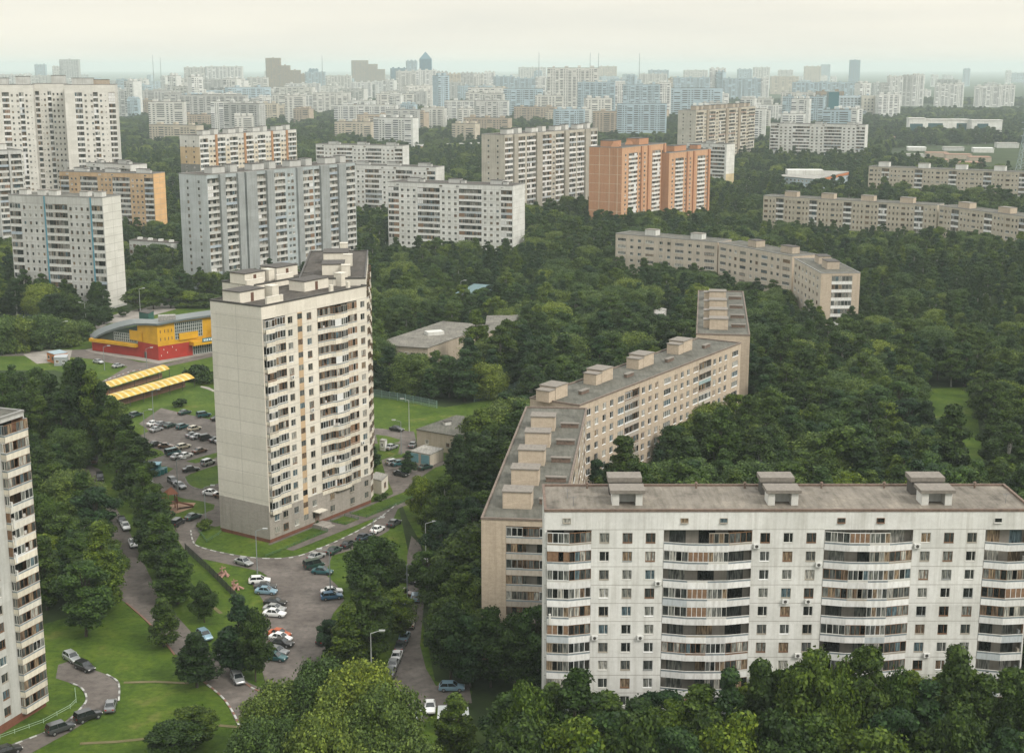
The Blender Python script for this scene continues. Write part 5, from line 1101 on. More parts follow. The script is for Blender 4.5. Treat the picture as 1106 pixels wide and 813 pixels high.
# ------------------------------------------------------------------ far blocks
win_d = plain('far window band', (.10, .105, .105), .4, var=.3); far_m = {}
def farmat(c):
    k = 'far ' + str(c)
    return wall_mat(k, c, dirt=.1, blotch=.12)
def far_mesh(W, D, H, n, pat, wall, par, roof, houses, rr, endwin=0):
    m = MB(); m.box(0, W, 0, D, 0, H, 0, skip='tb'); m.box(-.05, W + .05, -.05, D + .05, H, H + .5, 2)
    fh = (H - 3.2) / n
    for k, x0, x1 in parse(pat, W):
        for f in range(n):
            z = .8 + f * fh
            if k == 'w': m.face([(x0, -.06, z + .9), (x1, -.06, z + .9), (x1, -.06, z + fh - .5), (x0, -.06, z + fh - .5)], 1)
            elif k == 'b':
                if rr.random() < .85: m.face([(x0, -.06, z + 1.05), (x1, -.06, z + 1.05), (x1, -.06, z + fh - .15), (x0, -.06, z + fh - .15)], 1)
                m.box(x0, x1, -.5, -.002, z, z + 1.0, 3)
    for i in range(endwin):
        y0 = D * (i + .6) / (endwin + .2) - .6
        for f in range(n):
            z = .8 + f * fh + .9
            for x in (-.06, W + .06): m.face([(x, y0, z), (x, y0 + 1.2, z), (x, y0 + 1.2, z + 1.5), (x, y0, z + 1.5)], 1)
    for i in range(houses):
        x = W * (i + .5) / houses; a = rr.uniform(2, 4); m.box(x - a, x + a, D * .3, D * .7, H + .503, H + rr.uniform(2.6, 4.4), 0)
    return m.mesh('distant_block', [wall, win_d, roof, par])
PATS = {'slab': 'b5 s1 w1.5 s1.5 w1.5 s1 b6 s2 ', 'rib': 'b5 s3 b5 s1 w1.5 s3 ', 'flat': 'w1.6 s1.6 w1.6 s1.6 b6 s1.6 ', 'tower': 'b4 s1.5 w1.4 s2 w1.4 s1.5 b4 s2.5 ', 'low': 'w2.4 s1.5 w1.3 s1.5 w1.3 s1.5 b5 s1.2 '}
CTEXT = {'white': ((.62, .62, .59), 'white'), 'grey': ((.43, .43, .41), 'grey'), 'blue': ((.36, .45, .50), 'pale blue'), 'beige': ((.50, .44, .35), 'beige'), 'brown': ((.27, .20, .13), 'tan brown'), 'dblue': ((.13, .22, .29), 'dark blue'), 'pale': ((.56, .55, .51), 'pale'), 'buff': ((.42, .34, .26), 'buff')}
fr_ = random.Random(99)
FARC = {}
def far(x0, x1, yt, yb, style, col, yaw=0, label=None, depth=15, houses=3, rows=None, roofc=None):
    d = (G(553, yb)).y; zc = d * CP + CAM_H * SP; W = (x1 - x0) * zc / FPX
    lo_ = at_dist(x0, d); b_ = (yt - PH / 2) / FPX; H = CAM_H + d * (-SP - b_ * CP) / (CP - b_ * SP)
    a = R(yaw); c_ = math.cos(a)
    if yaw: W = max(12, (W - depth * abs(math.sin(a))) / max(.3, c_))
    n = rows or max(4, int(H / 3.0)); rr = random.Random(int(x0 * 7 + yt))
    npat = max(1, int(round(W / 24)))
    me = far_mesh(W, depth, H, n, PATS[style] * npat, farmat(CTEXT[col][0]), farmat(tuple(min(.7, v * 1.18) for v in CTEXT[col][0])), roofc or roof_g, houses, rr, 2 if style == 'rib' else 0)
    lb = label or f"{CTEXT[col][1]} {'long low' if style == 'low' else 'ribbed' if style == 'rib' else 'slim tower' if style == 'tower' else 'high'} block of flats in the hazy distance"
    x = lo_.x + (depth * math.sin(a) if yaw > 0 else 0)
    o = put('distant_block', me, None, (x, lo_.y + (W * math.sin(-a) if yaw < 0 else 0), 0), a)
    tag(o, lb, 'distant building', None if label else lb.replace('block', 'blocks').replace('slim tower blocks', 'slim tower blocks'))
    footprint([Vector((x, lo_.y, 0)), Vector((x + W, lo_.y, 0)), Vector((x + W, lo_.y + depth, 0)), Vector((x, lo_.y + depth, 0))], 8)
for a in [(122, 151, 97, 126, 'slab', 'white', -20), (154, 184, 98, 124, 'flat', 'grey'), (39, 51, 70, 98, 'tower', 'blue'), (58, 68, 72, 98, 'rib', 'pale'), (66, 87, 64.5, 98, 'rib', 'grey', 0, 'broad stepped grey tower rising above the white tower group', 20, 1), (0, 28, 81, 105, 'slab', 'white'), (28, 58, 82, 104, 'slab', 'pale'),
          (179, 196, 101, 138, 'rib', 'grey'), (196, 268, 103, 140, 'rib', 'grey', 0, 'long grey ribbed slab behind the stepped cream block', 16, 4), (200, 222, 73, 104, 'slab', 'pale'), (223, 263, 72, 104, 'rib', 'white'), (186, 206, 85, 112, 'rib', 'pale'), (206, 256, 86, 112, 'slab', 'grey'), (228, 262, 95, 112, 'flat', 'white'),
          (288, 304, 63, 102, 'tower', 'brown', 0, 'tallest tan step of the stepped brown complex on the skyline', 18, 1), (303, 314, 71, 102, 'tower', 'brown', 0, 'second tan step of the stepped brown complex', 18, 1), (313, 325, 76, 102, 'tower', 'brown', 0, 'third tan step of the stepped brown complex', 18, 1), (324, 332, 80, 102, 'tower', 'brown', 0, 'lowest tan step of the stepped brown complex', 18, 1),
          (268, 290, 84, 110, 'slab', 'pale'), (284, 310, 96, 121, 'rib', 'white'), (309, 346, 90.5, 111, 'slab', 'white'), (322, 372, 103, 124, 'slab', 'white'), (274, 300, 112, 134, 'low', 'beige'), (296, 318, 114, 130, 'low', 'beige'), (316, 338, 118, 137, 'low', 'buff', -25), (265, 282, 108, 126, 'flat', 'white'), (270, 276, 97, 112, 'flat', 'pale'),
          (330, 352, 78, 104, 'slab', 'blue'), (352, 380, 82, 106, 'rib', 'pale'), (334, 344, 75, 98, 'tower', 'dblue'),
          (380, 398, 65.5, 96, 'rib', 'brown', 0, 'high end of the sloping brown complex on the skyline', 20, 0), (397, 408, 69.5, 96, 'rib', 'brown', 0, 'middle of the sloping brown complex on the skyline', 20, 0), (407, 416, 75, 96, 'rib', 'brown', 0, 'low end of the sloping brown complex on the skyline', 20, 0),
          (439, 451, 66, 104, 'tower', 'blue'), (422, 440, 74, 104, 'slab', 'dblue'), (380, 402, 89, 110, 'tower', 'white'), (402, 425, 88, 104, 'slab', 'white'), (418, 431, 98, 114, 'flat', 'grey'), (431, 461, 99, 121, 'tower', 'grey'), (461, 471, 98, 115, 'flat', 'white'), (360, 430, 114, 139, 'slab', 'white', -8), (431, 463, 122, 144, 'low', 'buff', -28), (455, 476, 118, 133, 'low', 'beige'),
          (428, 450, 77, 110, 'slab', 'pale'), (450, 472, 76, 110, 'tower', 'white'), (472, 484, 78, 110, 'rib', 'grey'), (484, 498, 80, 110, 'rib', 'beige'), (498, 512, 79, 110, 'rib', 'grey'), (512, 523, 80, 110, 'tower', 'pale'), (523, 535, 78, 110, 'tower', 'white'), (477, 499, 89, 112, 'tower', 'grey'), (480, 550, 109, 133, 'slab', 'white', -6), (472, 482, 106, 121, 'low', 'buff'), (500, 553, 128, 147, 'low', 'buff', -22),
          (533, 556, 83, 114, 'slab', 'blue'), (556, 579, 85, 116, 'slab', 'blue'), (578, 590, 84, 116, 'tower', 'white'), (591, 646, 73.5, 129, 'tower', 'pale', 0, 'big pale beige tower slab above the ribbed beige block', 18, 4), (560, 590, 73, 96, 'rib', 'pale'), (646, 666, 72, 96, 'tower', 'beige'), (624, 664, 89, 131, 'slab', 'blue'), (664, 675, 90, 128, 'tower', 'white'), (673, 712, 91.5, 133, 'slab', 'blue'), (712, 724, 89.5, 133, 'tower', 'white'), (641, 703, 121, 148, 'low', 'buff', -18), (555, 602, 116, 136, 'low', 'buff', -20),
          (700, 722, 76, 100, 'slab', 'blue'), (725, 766, 84, 112, 'slab', 'blue'), (766, 783, 74, 110, 'tower', 'white'), (780, 822, 85, 113, 'slab', 'blue'), (821, 830, 85, 113, 'tower', 'white'), (856, 893, 89, 117, 'rib', 'blue'), (832, 862, 83, 102, 'low', 'beige'), (884, 930, 89, 113, 'slab', 'blue'), (813, 831, 73, 96, 'rib', 'pale'), (796, 812, 75, 97, 'rib', 'blue'), (868, 886, 72, 95, 'tower', 'beige'), (886, 896, 70, 92, 'tower', 'blue'), (917, 928, 65, 93, 'tower', 'dblue', 0, 'single dark blue tower rising over the right hand woods', 20, 1),
          (958, 974, 83, 115, 'tower', 'white'), (974, 985, 82, 115, 'rib', 'grey'), (985, 997, 81, 115, 'tower', 'white'), (1010, 1030, 91.5, 116, 'slab', 'white'), (1030, 1040, 91, 116, 'tower', 'white'), (1053, 1077, 93, 116, 'slab', 'white'), (1076, 1095, 92, 116, 'tower', 'white'), (950, 959, 91, 115, 'flat', 'grey'), (738, 764, 76, 97, 'rib', 'pale'), (690, 720, 80, 104, 'flat', 'pale'), (840, 856, 76, 95, 'flat', 'pale')]:
    far(*a)
# more blocks filling the hazy middle ground
fk = random.Random(31); made_ = 0; tries = 0
while made_ < 64 and tries < 3000:
    tries += 1
    d = fk.uniform(1800, 3100); x = fk.uniform(125, 830) if fk.random() < .88 else fk.uniform(830, 950); wpx = fk.uniform(16, 62) * 1900 / d; H = fk.choice([26, 36, 38, 46, 50, 50])
    st, c_ = fk.choice([('slab', 'white'), ('slab', 'white'), ('rib', 'pale'), ('rib', 'grey'), ('slab', 'blue'), ('rib', 'white'), ('flat', 'pale')])
    if H == 26: st, c_, wpx = 'low', fk.choice(['beige', 'buff']), wpx * 1.3
    p0_, p1_ = at_dist(x, d), at_dist(x + wpx, d)
    if any(f[1] > p0_.x - 8 and f[0] < p1_.x + 8 and f[3] > d - 25 and f[2] < d + 45 for f in FOOT): continue
    far(x, x + wpx, P(0, d, H)[1], P(0, d)[1], st, c_, fk.choice([0, 0, -14, 12, -25])); made_ += 1
# pointed blue tower
far(453.5, 466.5, 64, 108, 'tower', 'dblue', 0, 'pointed blue glass tower on the skyline', 22, 0)
pt_ = bpy.data.objects['distant_block'] if False else [o for o in COL.objects if o.get('label') == 'pointed blue glass tower on the skyline'][0]
me_ = pt_.data; W_ = max(v.co.x for v in me_.vertices); H_ = max(v.co.z for v in me_.vertices)
m = MB(); m.face([(0, 0, 0), (W_, 0, 0), (W_ / 2, 11, 22)]); m.face([(W_, 0, 0), (W_, 22, 0), (W_ / 2, 11, 22)]); m.face([(W_, 22, 0), (0, 22, 0), (W_ / 2, 11, 22)]); m.face([(0, 22, 0), (0, 0, 0), (W_ / 2, 11, 22)]); m.build('roof', [plain('blue slate', (.1, .18, .22), .5)], pt_, (0, 0, H_ + .01))
# grey office with the glass tower, and the white school on the right
d = G(553, 131).y
of = thing('office_building', 'grey blue office with a dark glass stair tower and a square windowed right wing', 'office', at_dist(894, d)); zc = d * CP + CAM_H * SP; k = zc / FPX
m = MB(); m.box(0, 11 * k, 0, 20, 0, 31 * k, 0); m.build('glass_tower', [plain('dark teal glass', (.02, .10, .12), .15)], of)
m = MB(); m.box(11.1 * k, 40 * k, 2, 30, 0, 26 * k, 0); m.box(6 * k, 40 * k, -10, 1.9, 0, 11 * k, 0)
for i in range(4): m.face([(6.2 * k, -10.08, (2 + i * 2.4) * k), (39 * k, -10.08, (2 + i * 2.4) * k), (39 * k, -10.08, (3.2 + i * 2.4) * k), (6.2 * k, -10.08, (3.2 + i * 2.4) * k)], 1)
for i in range(5):
    for j in range(7): m.face([((13 + j * 3.8) * k, 1.92, (12 + i * 2.7) * k), ((15.4 + j * 3.8) * k, 1.92, (12 + i * 2.7) * k), ((15.4 + j * 3.8) * k, 1.92, (13.6 + i * 2.7) * k), ((13 + j * 3.8) * k, 1.92, (13.6 + i * 2.7) * k)], 1)
m.build('wall', [farmat((.36, .42, .45)), win_d], of)
m = MB(); m.box(35 * k, 57 * k, -4, 1.5, 0, 27 * k, 0)
for i in range(6):
    for j in range(5): m.face([((38 + j * 3.9) * k, -4.08, (4 + i * 3.6) * k), ((39.6 + j * 3.9) * k, -4.08, (4 + i * 3.6) * k), ((39.6 + j * 3.9) * k, -4.08, (5.8 + i * 3.6) * k), ((38 + j * 3.9) * k, -4.08, (5.8 + i * 3.6) * k)], 1)
m.build('wing', [farmat((.46, .44, .38)), win_d], of); footprint([at_dist(894, d), at_dist(952, d), at_dist(952, d + 40), at_dist(894, d + 40)], 8)
d = G(553, 149).y; k = (d * CP + CAM_H * SP) / FPX; sc_ = thing('school', 'long white flat roofed school with dark glazed bays standing before the far right woods', 'school', at_dist(981, d))
m = MB()
for x0, x1, y0, y1, h in ((0, 17, 0, 14, 22), (17.02, 68, 16, 32, 20), (68.02, 101, 2, 18, 19.5)): m.box(x0 * k, x1 * k, y0, y1, 0, h * k * .92, 0); m.box(x0 * k - .6, x1 * k + .6, y0 - .6, y1 + .6, h * k * .92 + .01, h * k * .92 + 1.4, 2)
for x0, x1, y in ((1, 15, -.08), (24, 40, 15.92), (55, 66, 15.92), (74, 86, 1.92)): m.face([(x0 * k, y, 4 * k), (x1 * k, y, 4 * k), (x1 * k, y, 15 * k), (x0 * k, y, 15 * k)], 1)
m.build('wall', [white, plain('dark teal glazing', (.03, .08, .09), .2), white2], sc_); footprint([at_dist(981, d), at_dist(1083, d), at_dist(1083, d + 34), at_dist(981, d + 34)], 8)
# the city beyond
protos = []
for i, (W, D, H, n, st, c) in enumerate([(80, 15, 48, 16, 'rib', 'pale'), (60, 14, 38, 12, 'slab', 'white'), (28, 22, 66, 20, 'tower', 'white'), (90, 15, 50, 16, 'slab', 'blue'), (34, 20, 58, 18, 'tower', 'beige'), (110, 13, 26, 8, 'low', 'buff'), (70, 15, 46, 14, 'slab', 'grey'), (26, 20, 72, 22, 'tower', 'blue'), (50, 16, 42, 12, 'rib', 'brown')]):
    protos.append(far_mesh(W, D, H, n, PATS[st] * max(1, W // 24), farmat(CTEXT[c][0]), farmat(tuple(min(.7, v * 1.18) for v in CTEXT[c][0])), roof_g, 2, random.Random(i)))
cnt = 0; k = 0
while cnt < 240 and k < 4000:
    k += 1
    t = fr_.random(); d = 2600 * (10000 / 2600) ** t; px = fr_.uniform(-10, 1116); yb = P(0, d)[1]
    if px > 930 and d < 3600: continue
    if px > 780 and fr_.random() < .35: continue
    p = at_dist(px, d)
    me = protos[fr_.choices(range(9), [3, 3, 3, 3, 1, 2, 3, 1.2, .7])[0]]; sx_, sz = fr_.uniform(.8, 1.25), fr_.uniform(.75, 1.25)
    o = put('distant_block', me, None, p, R(fr_.choice([0, 0, -18, 20, -35, 35])), (sx_, 1, sz)); cnt += 1
    tag(o, 'pale block fading into the haze just under the skyline', 'distant building', 'blocks fading into the haze under the skyline')
    FOOT.append((p.x - 12, p.x + 100, p.y - 12, p.y + 40, [(p.x - 12, p.y - 12), (p.x + 100, p.y - 12), (p.x + 100, p.y + 40), (p.x - 12, p.y + 40)]))
for x, yt, d in ((582, 57, 4800), (637, 57, 5200), (646, 57, 5200), (690, 58, 5000), (167, 60, 5200), (349, 60, 4800), (175, 62, 5600)):
    p = at_dist(x, d); b_ = (yt - PH / 2) / FPX; H = CAM_H + d * (-SP - b_ * CP) / (CP - b_ * SP); H = min(H, 158); m = MB(); m.tube((0, 0, 0), (0, 0, H), 2.4, .8, 5); tag(m.build('radio_mast', [plain('mast steel', (.25, .27, .28))], None, p), 'hair thin radio mast on the hazy skyline', 'mast', 'radio masts on the skyline')
# ------------------------------------------------------------------ trees
def crown_mesh(seed, Rw, z0, z1, lobes, leaves, leaf, shape, mat, droop=0.0):
    r = np.random.default_rng(seed); H = z1 - z0; C = []
    tries = 0
    while len(C) < lobes and tries < 9000:
        tries += 1
        t = r.random(); a = r.random() * 2 * np.pi
        env = {'round': np.sin(np.pi * (.08 + .87 * t)) ** .7, 'poplar': np.sin(np.pi * (.1 + .86 * t)) ** .55 * (1.05 - .45 * t), 'cone': (1 - t) ** .7 * min(1, t * 5 + .25), 'birch': np.sin(np.pi * (.06 + .9 * t ** .9)) ** .8, 'willow': np.sin(np.pi * (.16 + .74 * t)) ** .5}[shape]
        rad = Rw * env; q = rad * np.sqrt(r.random()) * .86
        if q < rad * .38 and t < .8 and r.random() < .75: continue
        lr = Rw * r.uniform(.15, .38) * (1.0 if shape != 'poplar' else 1.1) * (.75 + .5 * env)
        C.append((q * np.cos(a), q * np.sin(a), z0 + H * t, lr, .8 + .35 * r.random()))
    C = np.array(C); per = leaves // len(C); n = per * len(C)
    idx = np.repeat(np.arange(len(C)), per); c = C[idx]
    d = r.normal(size=(n, 3)); d[:, 2] = d[:, 2] * .8 + .3; d /= np.linalg.norm(d, axis=1)[:, None]
    rad = c[:, 3] * (.5 + .52 * r.random(n) ** .6); stray = r.random(n) < .14; rad = np.where(stray, rad * r.uniform(1.0, 1.45, n), rad)
    p = c[:, :3] + d * rad[:, None] * np.array([1, 1, .8]); p[:, 2] -= droop * r.random(n) ** 2 * c[:, 3]
    nrm = d + r.normal(size=(n, 3)) * .55; nrm[:, 2] += .25; nrm /= np.linalg.norm(nrm, axis=1)[:, None]
    up = r.normal(size=(n, 3)); u = np.cross(nrm, up); u /= np.linalg.norm(u, axis=1)[:, None]; v = np.cross(nrm, u)
    s = leaf * r.uniform(.55, 1.35, n); asp = r.uniform(.5, .9, n)
    if droop: v = v * .5 + np.array([0, 0, -.8]); asp *= .6
    a_ = u * (s * asp)[:, None]; b_ = v * s[:, None]
    bend = nrm * (s * .25)[:, None]
    V = np.empty((n, 4, 3)); V[:, 0] = p - b_; V[:, 1] = p + a_ - bend; V[:, 2] = p + b_; V[:, 3] = p - a_ - bend
    me = bpy.data.meshes.new('crown'); me.vertices.add(n * 4); me.vertices.foreach_set('co', V.reshape(-1).astype(np.float32))
    me.loops.add(n * 4); me.loops.foreach_set('vertex_index', np.arange(n * 4, dtype=np.int32)); me.polygons.add(n)
    me.polygons.foreach_set('loop_start', np.arange(0, n * 4, 4, dtype=np.int32)); me.polygons.foreach_set('loop_total', np.full(n, 4, dtype=np.int32))
    me.materials.append(mat); me.update(calc_edges=True); me.validate(); return me, C
def trunk_mesh(seed, h, C, r0, mat):
    r = random.Random(seed); m = MB(); q = Vector((0, 0, -.3)); pts = [q]
    for i in range(1, 5): pts.append(Vector((r.uniform(-.25, .25), r.uniform(-.25, .25), h * i / 4)))
    for i in range(4): m.tube(pts[i], pts[i + 1], r0 * (1 - .2 * i), r0 * (1 - .2 * (i + 1)), 7, caps=False)
    for c in C[:: max(1, len(C) // 9)]:
        k = min(3, max(1, int(4 * (c[2] * .55) / h))); m.tube(pts[k], (c[0] * .8, c[1] * .8, c[2] - c[3] * .3), r0 * .38, .03, 5, caps=False)
    return m.mesh('trunk', [mat])
bark = wall_mat('dark bark', (.075, .06, .048)); birchb = wall_mat('birch bark', (.34, .33, .30))
lf_d = leaf_mat('deep green leaves', (0.0116, 0.0277, 0.0072), (0.0581, 0.0969, 0.0173)); lf_m = leaf_mat('mid green leaves', (0.0174, 0.0385, 0.0072), (0.0824, 0.1299, 0.0188)); lf_y = leaf_mat('fresh green leaves', (0.0262, 0.0539, 0.0072), (0.1215, 0.1762, 0.0221)); lf_w = leaf_mat('grey willow leaves', (0.0306, 0.0569, 0.0132), (0.1427, 0.1982, 0.0472)); lf_b = leaf_mat('blue green leaves', (0.0088, 0.0261, 0.0103), (0.0423, 0.0859, 0.0251))
TYPES = []   # (crown, trunk, height, radius, kind words)
def tree_type(seed, Rw, z0, z1, lobes, leaves, leaf, shape, mat, b_, words_, droop=0.0, r0=.22):
    cr, C = crown_mesh(seed, Rw, z0, z1, lobes, leaves, leaf, shape, mat, droop); top = float(np.max(C[:, 2] + C[:, 3] * .75))
    TYPES.append((cr, trunk_mesh(seed, z1 * .86, C, r0, b_), top, Rw, words_)); return len(TYPES) - 1
t_round = [tree_type(1, 4.2, 2.4, 12.0, 50, 16000, .215, 'round', lf_d, bark, 'dark round crowned tree'), tree_type(2, 4.0, 2.0, 12.5, 44, 15000, .215, 'round', lf_m, bark, 'leafy round crowned tree'), tree_type(3, 4.6, 2.2, 12.0, 58, 16500, .22, 'round', lf_y, bark, 'fresh green spreading tree'), tree_type(4, 3.8, 2.2, 13.0, 40, 15000, .215, 'round', lf_b, bark, 'blue green leafy tree')]
t_pop = [tree_type(5, 2.9, 1.6, 16.0, 52, 15000, .205, 'poplar', lf_d, bark, 'tall dark poplar'), tree_type(6, 3.1, 1.8, 16.0, 54, 15000, .205, 'poplar', lf_m, bark, 'tall mid green poplar')]
t_birch = [tree_type(7, 3.2, 2.6, 14.0, 38, 12500, .19, 'birch', lf_m, birchb, 'slender birch with pale bark'), tree_type(8, 3.0, 2.4, 14.0, 36, 12500, .19, 'birch', lf_d, birchb, 'dark slender birch')]
t_cone = [tree_type(9, 3.4, 1.6, 12.0, 54, 15000, .2, 'cone', lf_d, bark, 'dark pyramid shaped linden'), tree_type(10, 3.1, 1.4, 12.5, 50, 14000, .2, 'cone', lf_b, bark, 'narrow dark conical tree')]
t_will = [tree_type(11, 5.6, 1.4, 10.6, 100, 32000, .175, 'willow', lf_w, bark, 'pale grey green willow', .0, .3), tree_type(12, 4.6, .8, 7.6, 64, 17000, .2, 'willow', lf_w, bark, 'round pale willow bush')]
t_bush = [tree_type(13, 1.6, .2, 1.6, 16, 2200, .18, 'willow', lf_d, bark, 'low dark bush', 0, .06)]
FARTYPES = []
def far_type(seed, Rw, z0, z1, lobes, leaves, leaf, shape, mat):
    cr, C = crown_mesh(seed, Rw, z0, z1, lobes, leaves, leaf, shape, mat); FARTYPES.append(put if False else (cr, None))
tr_r = random.Random(5); NT = [0]
PLACED = []
def tree(p, t, h, label, group=None, rs=None, cat='tree', name=None):
    cr, tk, top, Rw, words_ = TYPES[t]; s = h / top; w_ = s if rs is None else rs / Rw
    r = thing(name or ('tree' if cat == 'tree' else cat.replace(' ', '_')), label, cat, (p.x, p.y, 0), tr_r.uniform(0, 6.28), group); r.scale = (w_ * tr_r.uniform(.94, 1.06), w_ * tr_r.uniform(.94, 1.06), s)
    put('crown', cr, r); put('trunk', tk, r); PLACED.append((p.x, p.y, (Rw * w_) * .75)); NT[0] += cat == 'tree'
    return r
def lone(px, py, ytop, t, label, rs=None, group=None, cat='tree'):
    p = G(px, py); b_ = (ytop - PH / 2) / FPX; h = CAM_H + p.y * (-SP - b_ * CP) / (CP - b_ * SP); return tree(p, t, h * .97, label, group, rs, cat)
C_, P_, B_, W_t = t_cone, t_pop, t_birch, t_will
for a in [(177, 698, 644, C_[0], 'linden standing at the edge of the sloping lawn, highest of three lone lindens', 3.4), (213, 742, 681, C_[0], 'linden with a pyramid crown at the lower edge of the drive', 4.0), (221, 672, 627, t_round[0], 'slim dark tree on the lawn between the drive and the fence', 2.6),
          (260, 730, 640, C_[1], 'tall dark tree beside the lower row of parked cars', 4.0), (276, 736, 655, t_round[0], 'dark tree overhanging the red car in the parking row', 3.0), (249, 726, 676, t_round[3], 'shady tree at the mouth of the car park drive', 3.0),
          (378, 720, 650, C_[0], 'front tree of the central clump left of the tall pale lamp', 4.4), (400, 716, 618, P_[0], 'tallest pointed tree of the central clump', 4.2), (406, 700, 642, t_round[0], 'right hand round tree of the central clump by the lane', 3.2), (362, 712, 668, t_round[3], 'low dark tree of the central clump by the car park', 3.6),
          (404, 655, 578, t_round[1], 'leafy tree at the top of the central clump beside the triangular lawn', 5.0), (418, 645, 590, t_round[0], 'dark tree of the central clump above the lane', 4.2), (432, 690, 634, t_round[1], 'leafy tree leaning over the cars in the shaded lane', 3.4), (463, 648, 592, t_round[3], 'blue green tree on the far side of the shaded lane', 3.8), (392, 640, 600, C_[0], 'pointed tree at the tip of the triangular lawn', 3.4), (402, 680, 625, t_round[0], 'dark tree in the middle of the central clump', 3.6),
          (404, 505, 481, C_[1], 'small dark tree at the far foot of the tower', 2.4), (441, 512, 486, C_[1], 'small dark conical tree in the service yard', 2.4), (48, 377, 336, W_t[1], 'round pale willow bush, tallest of the group by the kiosk', 7.0), (70, 374, 342, W_t[1], 'round pale willow bush next to the kiosk lamp', 6.5), (88, 367, 346, W_t[1], 'round pale willow bush at the store road', 6.0), (22, 379, 340, W_t[1], 'round pale willow bush left of the group', 7.0), (2, 381, 337, W_t[1], 'round pale willow bush cut by the left edge', 8.0),
          (103, 356, 328, t_round[0], 'round dark tree below the tiled end wall', 5.0), (112, 350, 330, t_round[1], 'leafy tree at the corner of the tiled end wall', 5.0), (133, 342, 331, t_round[1], 'small tree alone in the yard behind the store', 2.4), (122, 355, 349, W_t[1], 'small pale bush in the yard behind the store', 3),
          (150, 336, 309, t_round[1], 'leafy tree directly behind the store roof, left', 6), (166, 334, 303, t_round[2], 'fresh green tree directly behind the store roof', 6), (184, 333, 308, t_round[1], 'leafy tree behind the store roof, middle', 6), (203, 332, 313, t_round[2], 'pale tree behind the store roof, right', 6), (222, 332, 316, t_round[0], 'dark tree behind the store roof near the tower', 6), (60, 352, 316, t_round[0], 'dark tree at the foot of the grey tiled block, left', 6), (80, 350, 318, t_round[0], 'dark tree at the foot of the grey tiled block, right', 6)]:
    lone(*a[:5], rs=a[5])
for x, y, yt, t, r in [(487, 735, 648, 0, 4.6), (508, 742, 662, 3, 4.2), (482, 668, 602, 0, 4.4), (503, 690, 615, 1, 4.8), (478, 622, 562, 3, 4.2), (500, 640, 572, 0, 4.8), (530, 742, 655, 1, 4.2), (556, 748, 662, 0, 4.4), (580, 750, 650, 3, 4.0), (484, 706, 640, 1, 4.0), (470, 590, 535, 0, 4.0), (512, 606, 545, 3, 4.6), (455, 560, 512, 2, 3.6)]:
    lone(x, y, yt, t, TYPES[t][4] + ' between the shaded lane and the end of the zigzag brick block', r, 'trees between the lane and the brick block end, ' + TYPES[t][4])
for x, y, r in [(195, 439, 2.0), (157, 489, 2.2), (150, 491, 1.4), (222, 571, 1.8), (340, 566, .9), (213, 410, 4.0), (222, 414, 3.5), (205, 412, 2.4), (408, 541, 1.0), (415, 538, 1.1), (228, 500, .8)]:
    p = G(x, y); tree(p, t_bush[0], r * 1.25, 'low dark bush growing on the grass', 'low dark bushes on the lawns', r, 'bush')
k = 0
for x, yb, yt in [(18, 470, 402), (40, 478, 405), (60, 486, 402), (82, 492, 386), (92, 496, 383), (105, 498, 396), (116, 500, 410), (126, 510, 425), (70, 496, 420), (48, 492, 425), (30, 492, 420), (8, 480, 400), (140, 520, 445), (138, 535, 462), (150, 552, 478), (158, 575, 500), (168, 600, 530), (176, 622, 552), (186, 640, 572), (192, 652, 590), (154, 530, 470), (170, 585, 520)]:
    lone(x, yb, yt, P_[k % 2], 'tall poplar in the row along the tree lined drive', rs=4.3 if k % 3 else 3.6, group='poplars along the tree lined drive'); k += 1
for x, y in [(300, 737), (345, 712), (390, 716), (418, 742), (322, 752), (372, 738), (402, 768), (285, 780), (425, 792), (352, 775)]:
    dd = 181 + tr_r.uniform(-7, 8) - (y - 715) * .1; b_ = (y - PH / 2) / FPX; h = CAM_H + dd * (-SP - b_ * CP) / (CP - b_ * SP); zz = h * .6
    p = Vector(((x - PW / 2) * (dd * CP + (CAM_H - zz) * SP) / FPX, dd, 0)); tree(p, W_t[0], h, 'pale grey green willow at the bottom of the car park', 'willows at the bottom of the car park', 6.2)
p = G(210, 808); tree(p, t_round[0], 6.5, 'dark spreading bush at the bottom of the sloping lawn', None, 4.2, 'bush'); p = G(192, 818); tree(p, t_round[0], 6.0, 'dark bush cut by the bottom of the picture beside the lawn', None, 4.2, 'bush')
for x, yt in [(548, 748), (570, 734), (598, 738), (622, 722), (655, 748), (690, 755), (724, 758), (755, 740), (786, 722), (820, 712), (850, 716), (880, 704), (908, 712), (935, 698), (965, 722), (1000, 735), (1030, 697), (1060, 728), (1090, 722), (1108, 735)]:
    dd = 178 + tr_r.uniform(-4, 3); b_ = (yt - PH / 2) / FPX; h = CAM_H + dd * (-SP - b_ * CP) / (CP - b_ * SP)
    p = Vector(((x - PW / 2) * (dd * CP + (CAM_H - h * .6) * SP) / FPX, dd, 0)); t = tr_r.choice(t_round + t_cone + t_pop)
    tree(p, t, h, 'tall dark tree in the belt at the foot of the long white block', 'trees at the foot of the long white block', tr_r.uniform(3.8, 5.2))
for i in range(17):
    x = 552 + i * 35 + tr_r.uniform(-10, 10); yt = tr_r.uniform(762, 790); dd = 166 + tr_r.uniform(-4, 3); b_ = (yt - PH / 2) / FPX; h = CAM_H + dd * (-SP - b_ * CP) / (CP - b_ * SP)
    p = Vector(((x - PW / 2) * (dd * CP + (CAM_H - h * .6) * SP) / FPX, dd, 0)); t = tr_r.choice(t_round)
    tree(p, t, h, 'dark bushy tree in the front row of the belt below the long white block', 'front row trees below the long white block', tr_r.uniform(4.6, 5.8))
